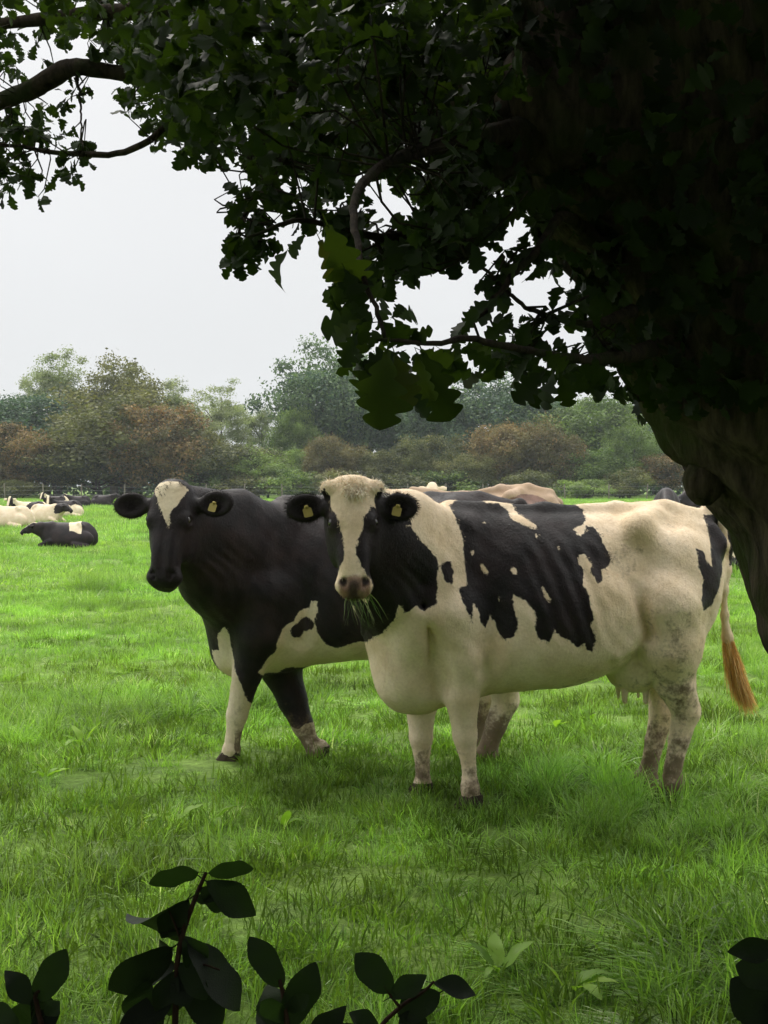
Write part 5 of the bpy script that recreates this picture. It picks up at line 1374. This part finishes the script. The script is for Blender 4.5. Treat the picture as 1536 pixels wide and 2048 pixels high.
oak_hi = [leaf_mesh_arrays('oak', 40, f, c_, w_, sd_) for f, c_, w_, sd_ in ((.25, .5, .02, 1), (.1, .9, .03, 2), (.5, .3, .02, 3), (-.15, .6, .03, 4), (.35, 1.2, .03, 5))]
oak_lo = [leaf_mesh_arrays('oak', 15, f, c_, w_, sd_) for f, c_, w_, sd_ in ((.25, .5, .02, 1), (.1, .9, .03, 2), (.5, .3, .02, 3), (-.15, .6, .03, 4))]
LL, LD, LN, LS, LR = [], [], [], [], []
def add_leaf(p, d, n, s_, rn=None):
    LL.append(p); LD.append(d); LN.append(n); LS.append(s_); LR.append(rng.uniform(0, .55) if rn is None else rn)
TWIG = []
def rosette(c_, n, size, spread=1.0, twig=True):
    """a twig end with its fan of leaves"""
    out_d = rng.normal(0, 1, 3) * [1, 1, .6] + [0, 0, -.45]; out_d /= np.linalg.norm(out_d)
    for i in range(n):
        d = out_d * .55 + rng.normal(0, .75, 3) * spread; d[2] -= .15; d /= np.linalg.norm(d)
        nn = rng.normal(0, .75, 3) + [0, -.35, .75]
        add_leaf(c_ - out_d * rng.uniform(0, .05) + d * .012, d, nn, size * rng.uniform(.6, 1.15))
    if twig:
        k = np.argmin(((BCA - c_) ** 2).sum(1)); b = BCA[k]
        if np.linalg.norm(b - c_) < 0.32: TWIG.append((b, c_ - out_d * .04, out_d))
def in_poly(pt, poly): return poly_sd(np.array([pt[0]]), np.array([pt[1]]), poly)[0]
ZONES = [  # polygon, rosettes, leaf size (m), depth range, inset px
 ([(-80, -60), (1050, -60), (1050, 330), (960, 400), (880, 410), (790, 385), (735, 330), (690, 385), (640, 390), (560, 335), (470, 325), (400, 305), (335, 312), (278, 255), (240, 190), (232, 140), (120, 105), (40, 60), (-80, 90)], 640, .074, (4.3, 6.6), 8),
 ([(-60, 60), (60, 60), (130, 115), (60, 150), (-60, 180)], 14, .072, (5, 6.2), 4),
 ([(250, -60), (1050, -60), (1030, 300), (900, 360), (700, 330), (560, 300), (420, 280), (330, 230), (270, 120)], 270, .078, (3.0, 4.4), 6),
 ([(-80, 205), (100, 200), (125, 225), (118, 270), (90, 290), (60, 300), (-80, 300)], 18, .075, (5, 5.7), 4),
 ([(-80, 300), (60, 305), (88, 340), (80, 400), (30, 412), (-80, 400)], 15, .08, (5, 5.6), 6),
 ([(150, 150), (172, 160), (176, 205), (130, 215), (110, 170)], 3, .06, (5.3, 5.5), 0),
 ([(118, 265), (160, 258), (205, 268), (210, 320), (195, 350), (150, 368), (118, 345), (108, 310)], 8, .062, (5.1, 5.4), 4),
 ([(455, 385), (540, 350), (640, 420), (640, 470), (560, 480), (470, 510), (460, 440)], 20, .075, (3.9, 4.5), 4),
 ([(640, 400), (700, 390), (760, 470), (860, 480), (1000, 400), (1008, 450), (960, 500), (900, 512), (860, 560), (790, 560), (720, 590), (660, 560), (630, 500)], 60, .070, (3.3, 4.4), 8),
 ([(380, 280), (560, 300), (700, 330), (700, 400), (640, 420), (560, 350), (470, 345), (400, 320)], 24, .072, (4.2, 5.2), 3),
 ([(470, 470), (500, 450), (520, 500), (490, 530), (462, 525)], 3, .07, (4.0, 4.2), 0),
 ([(790, 390), (1000, 330), (1010, 440), (960, 495), (870, 510), (800, 480)], 38, .072, (3.0, 4.0), 12),
 ([(1120, 590), (1240, 640), (1270, 770), (1180, 800), (1090, 770), (1030, 720), (1050, 640)], 13, .068, (3.2, 3.9), 8),
 ([(960, 640), (1080, 640), (1090, 700), (1000, 735), (940, 700)], 5, .080, (3.1, 3.5), 8),
 ([(950, 520), (1000, 520), (1010, 580), (960, 620), (940, 580)], 2, .075, (3.3, 3.5), 4),
 ([(1030, 480), (1095, 465), (1090, 500), (1040, 560), (1000, 560)], 2, .075, (3.4, 3.6), 4),
]
for poly, n, size, (d0, d1), inset in ZONES:
    poly = np.array(poly, float); lo, hi = poly.min(0), poly.max(0); k = 0; tries = 0
    while k < n and tries < n * 60:
        tries += 1; pt = rng.uniform(lo, hi)
        if in_poly(pt, poly) < inset: continue
        rosette(P(pt[0], pt[1], rng.uniform(d0, d1)), int(rng.integers(5, 9)), size); k += 1
# the dark leaf sprays that hang nearest the camera: (base px, tip px, depth, width factor, facing)
def near_leaf(bx, by, tx, ty, dep, wf=1.0, dd=0.0, tilt=0.0):
    a = P(bx, by, dep); b = P(tx, ty, dep + dd); d = (b - a) * .80; L_ = np.linalg.norm(d)
    v = np.array([0, CAM_H * 0, 0]) + (np.array([0, 0, CAM_H]) - a); v /= np.linalg.norm(v)
    sd_ = np.cross(d / L_, v); nn = v * math.cos(tilt) + sd_ * math.sin(tilt)
    add_leaf(a, d, nn, L_)
NEAR = [(575, 500, 507, 598, 2.5, 1, .02, 1.05), (610, 470, 560, 520, 2.5, 1, 0, .6), (655, 450, 728, 628, 2.2, 1, .02, .2), (640, 480, 690, 600, 2.25, 1, 0, .5), (690, 540, 745, 650, 2.2, 1, 0, -.3),
 (745, 645, 608, 655, 2.15, 1, 0, .2), (720, 640, 640, 690, 2.12, 1, 0, .5), (715, 665, 672, 752, 2.1, 1, 0, .35), (752, 660, 800, 585, 2.2, 1, 0, .8), (745, 640, 700, 700, 2.1, 1, 0, 0),
 (775, 700, 752, 902, 2.05, 1, -.02, 0.05), (765, 715, 690, 840, 2.1, 1, 0, .3), (790, 710, 838, 850, 2.08, 1, 0, -.3), (800, 705, 700, 740, 2.1, 1, 0, .5), (845, 705, 912, 880, 2.25, 1, 0, .1), (835, 710, 868, 830, 2.2, 1, 0, .7),
 (760, 640, 830, 720, 2.15, 1, 0, .2), (800, 690, 893, 668, 2.2, 1, 0, .8), (840, 700, 930, 745, 2.3, 1, 0, .3), (880, 698, 950, 740, 2.4, 1, 0, -.5), (900, 700, 962, 640, 2.5, 1, 0, .7), (930, 700, 1005, 745, 2.5, 1, 0, .3),
 (960, 695, 1040, 690, 2.6, 1, 0, .6), (1090, 742, 1008, 818, 2.8, 1, 0, .2), (1110, 740, 1062, 835, 2.8, 1, 0, .9), (1120, 745, 1138, 838, 2.8, 1, 0, .3), (1130, 740, 1185, 800, 2.9, 1, 0, .2), (1150, 730, 1235, 778, 3.0, 1, 0, .4),
 (1060, 715, 1020, 770, 2.7, 1, 0, .8), (1080, 700, 1150, 760, 2.8, 1, 0, .1), (1100, 470, 1050, 530, 3.4, 1, 0, .9), (1075, 490, 1015, 540, 3.4, 1, 0, 1.0), (1040, 520, 985, 590, 3.3, 1, 0, .9), (1000, 560, 930, 570, 3.3, 1, 0, .8),
 (1000, 590, 940, 660, 3.2, 1, 0, .9), (1050, 560, 1110, 520, 3.4, 1, 0, .7), (985, 600, 915, 640, 3.1, 1, 0, .8), (1020, 640, 960, 690, 3.1, 1, 0, .3), (1060, 640, 1030, 710, 3.1, 1, 0, .2), (770, 470, 800, 560, 3.2, 1, 0, .3),
 (820, 500, 862, 570, 3.4, 1, 0, .8), (850, 520, 790, 580, 3.3, 1, 0, .6), (840, 480, 760, 520, 3.3, 1, 0, .2), (480, 420, 442, 400, 4.1, 1, 0, .3), (500, 480, 462, 535, 4.1, 1, 0, .4), (520, 440, 470, 470, 4.1, 1, 0, .7)]
for a in NEAR: near_leaf(*a)
for (cx, cy), dep, k in (((700, 560), 2.3, 5), ((690, 640), 2.2, 6), ((745, 720), 2.15, 6), ((800, 760), 2.2, 5), ((870, 740), 2.35, 6), ((930, 700), 2.5, 6), ((1010, 720), 2.7, 6), ((1110, 745), 2.9, 7), ((1180, 740), 3.1, 6), ((780, 640), 2.25, 4)):
    for i in range(k):
        a = rng.uniform(0, 6.28); ln_ = rng.uniform(55, 95) * 2.4 / dep; bx, by = cx + rng.normal(0, 14), cy + rng.normal(0, 14)
        near_leaf(bx, by, bx + math.cos(a) * ln_, by + math.sin(a) * ln_ * .9 + 12, dep + rng.uniform(-.06, .06), 1, rng.uniform(-.03, .03), rng.uniform(-1.1, 1.1))
# leaves and moss growing over the trunk
fc = TV[TF].mean(1); fnr = np.cross(TV[TF[:, 2]] - TV[TF[:, 0]], TV[TF[:, 3]] - TV[TF[:, 1]]); fnr /= np.linalg.norm(fnr, axis=1)[:, None] + 1e-9
cand = np.where((fnr[:, 1] < 0.35) & (fc[:, 2] > 1.75) & (fc[:, 0] < 1.9))[0]
for k in rng.choice(cand, 2300):
    n_ = fnr[k]; d = rng.normal(0, .6, 3) + [0, -.2, -.5]; d -= n_ * d.dot(n_) * .7
    add_leaf(fc[k] + n_ * (rng.uniform(.02, .16) if n_[1] < -.45 else rng.uniform(.005, .05)), d, n_ + rng.normal(0, .55, 3), rng.uniform(.06, .12))
# crown that continues above and behind the picture, shading the bough and the near grass
def in_frame(p, m=70):
    y = np.maximum(p[:, 1], 1e-3); u = p[:, 0] / y; v = (p[:, 2] - CAM_H) / y
    px = 768 + u * FPX; py = HORIZON - v * FPX
    return (p[:, 1] > 0.15) & (px > -m) & (px < 1536 + m) & (py > -m * 1.3) & (py < 2048 + m)
n = 22000
c_ = rng.normal(0, 1, (n // 8, 3)); c_ /= np.linalg.norm(c_, axis=1)[:, None]; c_ *= rng.uniform(.25, 1, (n // 8, 1)) ** .5
c_ = c_ * [5.4, 4.4, 2.6] + [1.4, 0.0, 5.4]
q = np.repeat(c_, 8, 0) + rng.normal(0, .22, (len(c_) * 8, 3)); q = q[(~in_frame(q)) & (q[:, 2] > 2.6)]
m_ = len(q); s_out = rng.uniform(.16, .26, m_)
LLa = np.array(LL); LDa = np.array(LD, float); LNa = np.array(LN, float); LSa = np.array(LS); LRa = np.array(LR)
# nearest 300 in view are leaves of their own, the rest one foliage mesh
vis = in_frame(LLa, -5); score = np.where(vis, LSa / np.maximum(LLa[:, 1], .3), 0)
score[:0] = 0
order = np.argsort(-score); solo = order[:300]; rest = order[300:]
leaf_meshes = [np_mesh('leaf', V, F, mat=M_OAK) for V, F in oak_hi]
Mf = frames(LDa, LNa)
for j, k in enumerate(solo):
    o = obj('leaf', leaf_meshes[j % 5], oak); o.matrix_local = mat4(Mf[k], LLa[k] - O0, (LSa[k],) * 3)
V, F, A = join_leaves(oak_lo, LLa[rest] - O0, LDa[rest], LNa[rest], LSa[rest], LRa[rest])
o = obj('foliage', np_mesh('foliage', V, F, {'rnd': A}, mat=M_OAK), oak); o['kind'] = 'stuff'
simple = [leaf_mesh_arrays('oak', 4, .2, .5, .02, 9, False)]
V, F, A = join_leaves(simple, q - O0, rng.normal(0, 1, (m_, 3)), rng.normal(0, .6, (m_, 3)) + [0, 0, .8], s_out, rng.uniform(0, .5, m_))
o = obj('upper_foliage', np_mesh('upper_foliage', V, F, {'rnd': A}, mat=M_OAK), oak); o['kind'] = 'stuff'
Vs, Fs, off = [], [], 0
for b, c_, d in TWIG:
    mid_ = (b + c_) / 2 + rng.normal(0, .05, 3)
    V, F = tube(spline([b, mid_, c_, c_ + d * .05], 6), [.0035, .003, .0027, .0022, .002, .0012], 4, False); Vs.append(V); Fs.append(F + off); off += len(V)
o = obj('twigs', np_mesh('twigs', np.concatenate(Vs) - O0, np.concatenate(Fs), mat=M_BOUGH), oak); o['kind'] = 'stuff'
print('oak leaves', len(LLa), 'upper', m_)

# unseen hedge leaves added behind the camera to keep light off the oak
n = 15000
hq = np.stack([rng.uniform(-6, 6, n), rng.uniform(-3.2, -0.6, n), rng.uniform(0, 5.2, n)], 1)
V, F, A = join_leaves([leaf_mesh_arrays('serrate', 4, .2, .3, .02, 9, False)], hq, rng.normal(0, 1, (n, 3)), rng.normal(0, 1, (n, 3)), rng.uniform(.12, .2, n), rng.uniform(0, .5, n))
o = obj('hedge', np_mesh('hedge', V, F, {'rnd': A}, mat=M_OAK)); tag(o, 'unseen hedge added behind the viewpoint to block light', 'hedge', kind='stuff')

# ================================================================== HEDGE SHOOTS IN THE FOREGROUND
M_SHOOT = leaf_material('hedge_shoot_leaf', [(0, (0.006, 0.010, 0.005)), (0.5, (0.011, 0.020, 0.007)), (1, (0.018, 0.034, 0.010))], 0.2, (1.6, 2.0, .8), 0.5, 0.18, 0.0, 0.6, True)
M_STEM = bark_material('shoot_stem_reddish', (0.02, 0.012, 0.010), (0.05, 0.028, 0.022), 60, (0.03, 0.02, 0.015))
shoot_leaf = [np_mesh('leaf', *leaf_mesh_arrays('serrate', 26, f, c_, w_, sd_, True, wd), mat=M_SHOOT) for f, c_, w_, sd_, wd in ((.3, .5, .015, 21, .9), (.15, -.4, .02, 22, 1.0), (.5, .9, .02, 23, 1.1), (.2, .2, .02, 24, 1.0))]
def shoot(stems, leaves, label, Y):
    base = P(*stems[0][0][0], Y); root = empty('hedge_shoot', (base[0], Y, 0.0)); Ob = np.array(root.location)
    tag(root, label, 'shrub', 'hedge shoots in the foreground')
    for pts, r0 in stems:
        p3 = np.array([P(a, b, Y) for a, b in pts]); C_ = spline(p3, 14)
        V, F = tube(C_, np.linspace(r0, r0 * .45, 14), 7, jitter=.12); obj('stem', np_mesh('stem', V - Ob, F, mat=M_STEM), root)
    for i, (bx, by, tx, ty, wpx, dd, cr) in enumerate(leaves):
        a = P(bx, by, Y); b = P(tx, ty, Y + dd); d = b - a; L_ = np.linalg.norm(d)
        v = np.array([0, 0, CAM_H]) - a; v /= np.linalg.norm(v); sd_ = np.cross(d / L_, v)
        L_ *= .88; full = L_ * .49; want = wpx * .76 * Y / FPX; tl = 0.75 * math.acos(min(1, want / full)) * (1 if i % 2 else -1)
        nn = v * math.cos(tl) + sd_ * math.sin(tl)
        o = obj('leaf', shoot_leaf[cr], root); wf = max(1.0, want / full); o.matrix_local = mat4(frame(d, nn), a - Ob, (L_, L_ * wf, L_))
shoot([([(335, 2200), (350, 2060), (352, 1960), (362, 1880), (385, 1810), (402, 1768), (412, 1745)], .0042), ([(362, 1880), (350, 1850), (335, 1815)], .0018), ([(352, 1955), (400, 1930), (440, 1940)], .002)],
      [(398, 1744, 290, 1752, 36, .02, 1), (416, 1746, 516, 1722, 38, .02, 1), (412, 1762, 534, 1846, 88, .0, 0), (402, 1775, 470, 1830, 60, .03, 3), (378, 1798, 230, 1922, 58, .03, 2), (374, 1800, 306, 1900, 78, 0, 0), (345, 1895, 196, 2004, 92, 0, 3),
       (368, 1872, 420, 1960, 74, .0, 0), (375, 1885, 508, 2036, 84, .01, 3), (350, 1950, 335, 2060, 74, 0, 0), (362, 1960, 460, 2062, 100, 0, 3), (300, 1960, 250, 2080, 90, 0, 0), (345, 1900, 290, 1900, 44, .02, 2), (352, 1955, 380, 2020, 70, -.02, 3), (330, 2010, 260, 2070, 90, .0, 0), (390, 1800, 440, 1790, 34, .02, 1), (358, 1905, 432, 1900, 44, .02, 2), (352, 1930, 262, 1962, 60, .03, 3), (356, 1940, 300, 2040, 66, -.02, 0), (360, 1925, 420, 2010, 60, -.02, 3), (345, 2000, 230, 2060, 80, .0, 1), (370, 1850, 300, 1850, 46, .03, 3)],
      'upright dark shoot with reddish stem and toothed leaves, left of centre', 1.45)
shoot([([(120, 2250), (95, 2100), (72, 2000), (78, 1980)], .004)],
      [(72, 2005, 138, 1888, 84, .0, 3), (68, 2010, 0, 1930, 66, 0, 0), (72, 2000, 20, 2070, 80, .02, 3), (90, 2030, 122, 2000, 40, 0, 2), (60, 2060, 125, 2020, 62, .0, 0), (70, 1990, 110, 2060, 80, .03, 3), (40, 2050, -50, 2010, 70, 0, 0)],
      'dark leafy shoot in the bottom left corner', 1.35)
shoot([([(590, 2250), (580, 2120), (570, 2010), (560, 1960)], .004), ([(640, 2250), (640, 2120), (625, 2050)], .003)],
      [(566, 1975, 490, 1862, 78, .0, 3), (565, 2060, 642, 1912, 92, .0, 3), (560, 2060, 530, 1950, 92, .02, 0), (610, 2090, 705, 2008, 70, 0, 0), (600, 2100, 500, 2010, 90, .02, 3), (575, 2020, 620, 1990, 50, -.02, 3), (570, 2040, 505, 1985, 58, -.02, 1), (640, 2100, 760, 2050, 80, 0, 0)],
      'shoot with broad oval green leaves, right of the upright dark one', 1.25)
shoot([([(690, 2250), (745, 2080), (800, 2015), (845, 1985), (868, 1963)], .0034), ([(800, 2015), (780, 1990), (768, 1972)], .002)],
      [(785, 1984, 702, 1898, 86, .0, 3), (778, 1996, 864, 1944, 62, .0, 0), (866, 1966, 972, 1984, 54, .0, 0), (880, 1985, 782, 2042, 82, .0, 3), (760, 2060, 690, 2020, 60, 0, 0), (800, 2030, 860, 2080, 80, 0, 3)],
      'forked shoot with four dark leaves at the bottom centre', 1.5)
shoot([([(1700, 2250), (1640, 2100), (1590, 2010), (1560, 1960)], .004)],
      [(1560, 1890, 1442, 1912, 66, .0, 0), (1560, 1960, 1462, 1928, 96, .0, 3), (1575, 2060, 1452, 1948, 150, .0, 3), (1580, 1980, 1500, 2075, 110, .0, 0)],
      'large dark leaves entering at the bottom right corner', 1.15)

# ================================================================== HAZE
hz_m, nt, out = mat_new('thin_damp_air')
pv = nt.nodes.new('ShaderNodeVolumePrincipled'); pv.inputs['Density'].default_value = 0.0003
pv.inputs['Color'].default_value = (0.86, 0.93, 1.0, 1); pv.inputs['Anisotropy'].default_value = 0.2
nt.links.new(pv.outputs[0], out.inputs['Volume'])
hx0, hx1, hy0, hy1, hz0, hz1 = -950, 950, -650, 1350, -1.2, 24.0
HV = np.array([[x, y, z] for x in (hx0, hx1) for y in (hy0, hy1) for z in (hz0, hz1)], float)
HF = np.array([[0, 1, 3, 2], [4, 6, 7, 5], [0, 4, 5, 1], [2, 3, 7, 6], [0, 2, 6, 4], [1, 5, 7, 3]])
hz = obj('haze', np_mesh('haze', HV, HF, smooth=False, mat=hz_m)); tag(hz, 'thin damp air over the whole field', 'haze', kind='stuff')
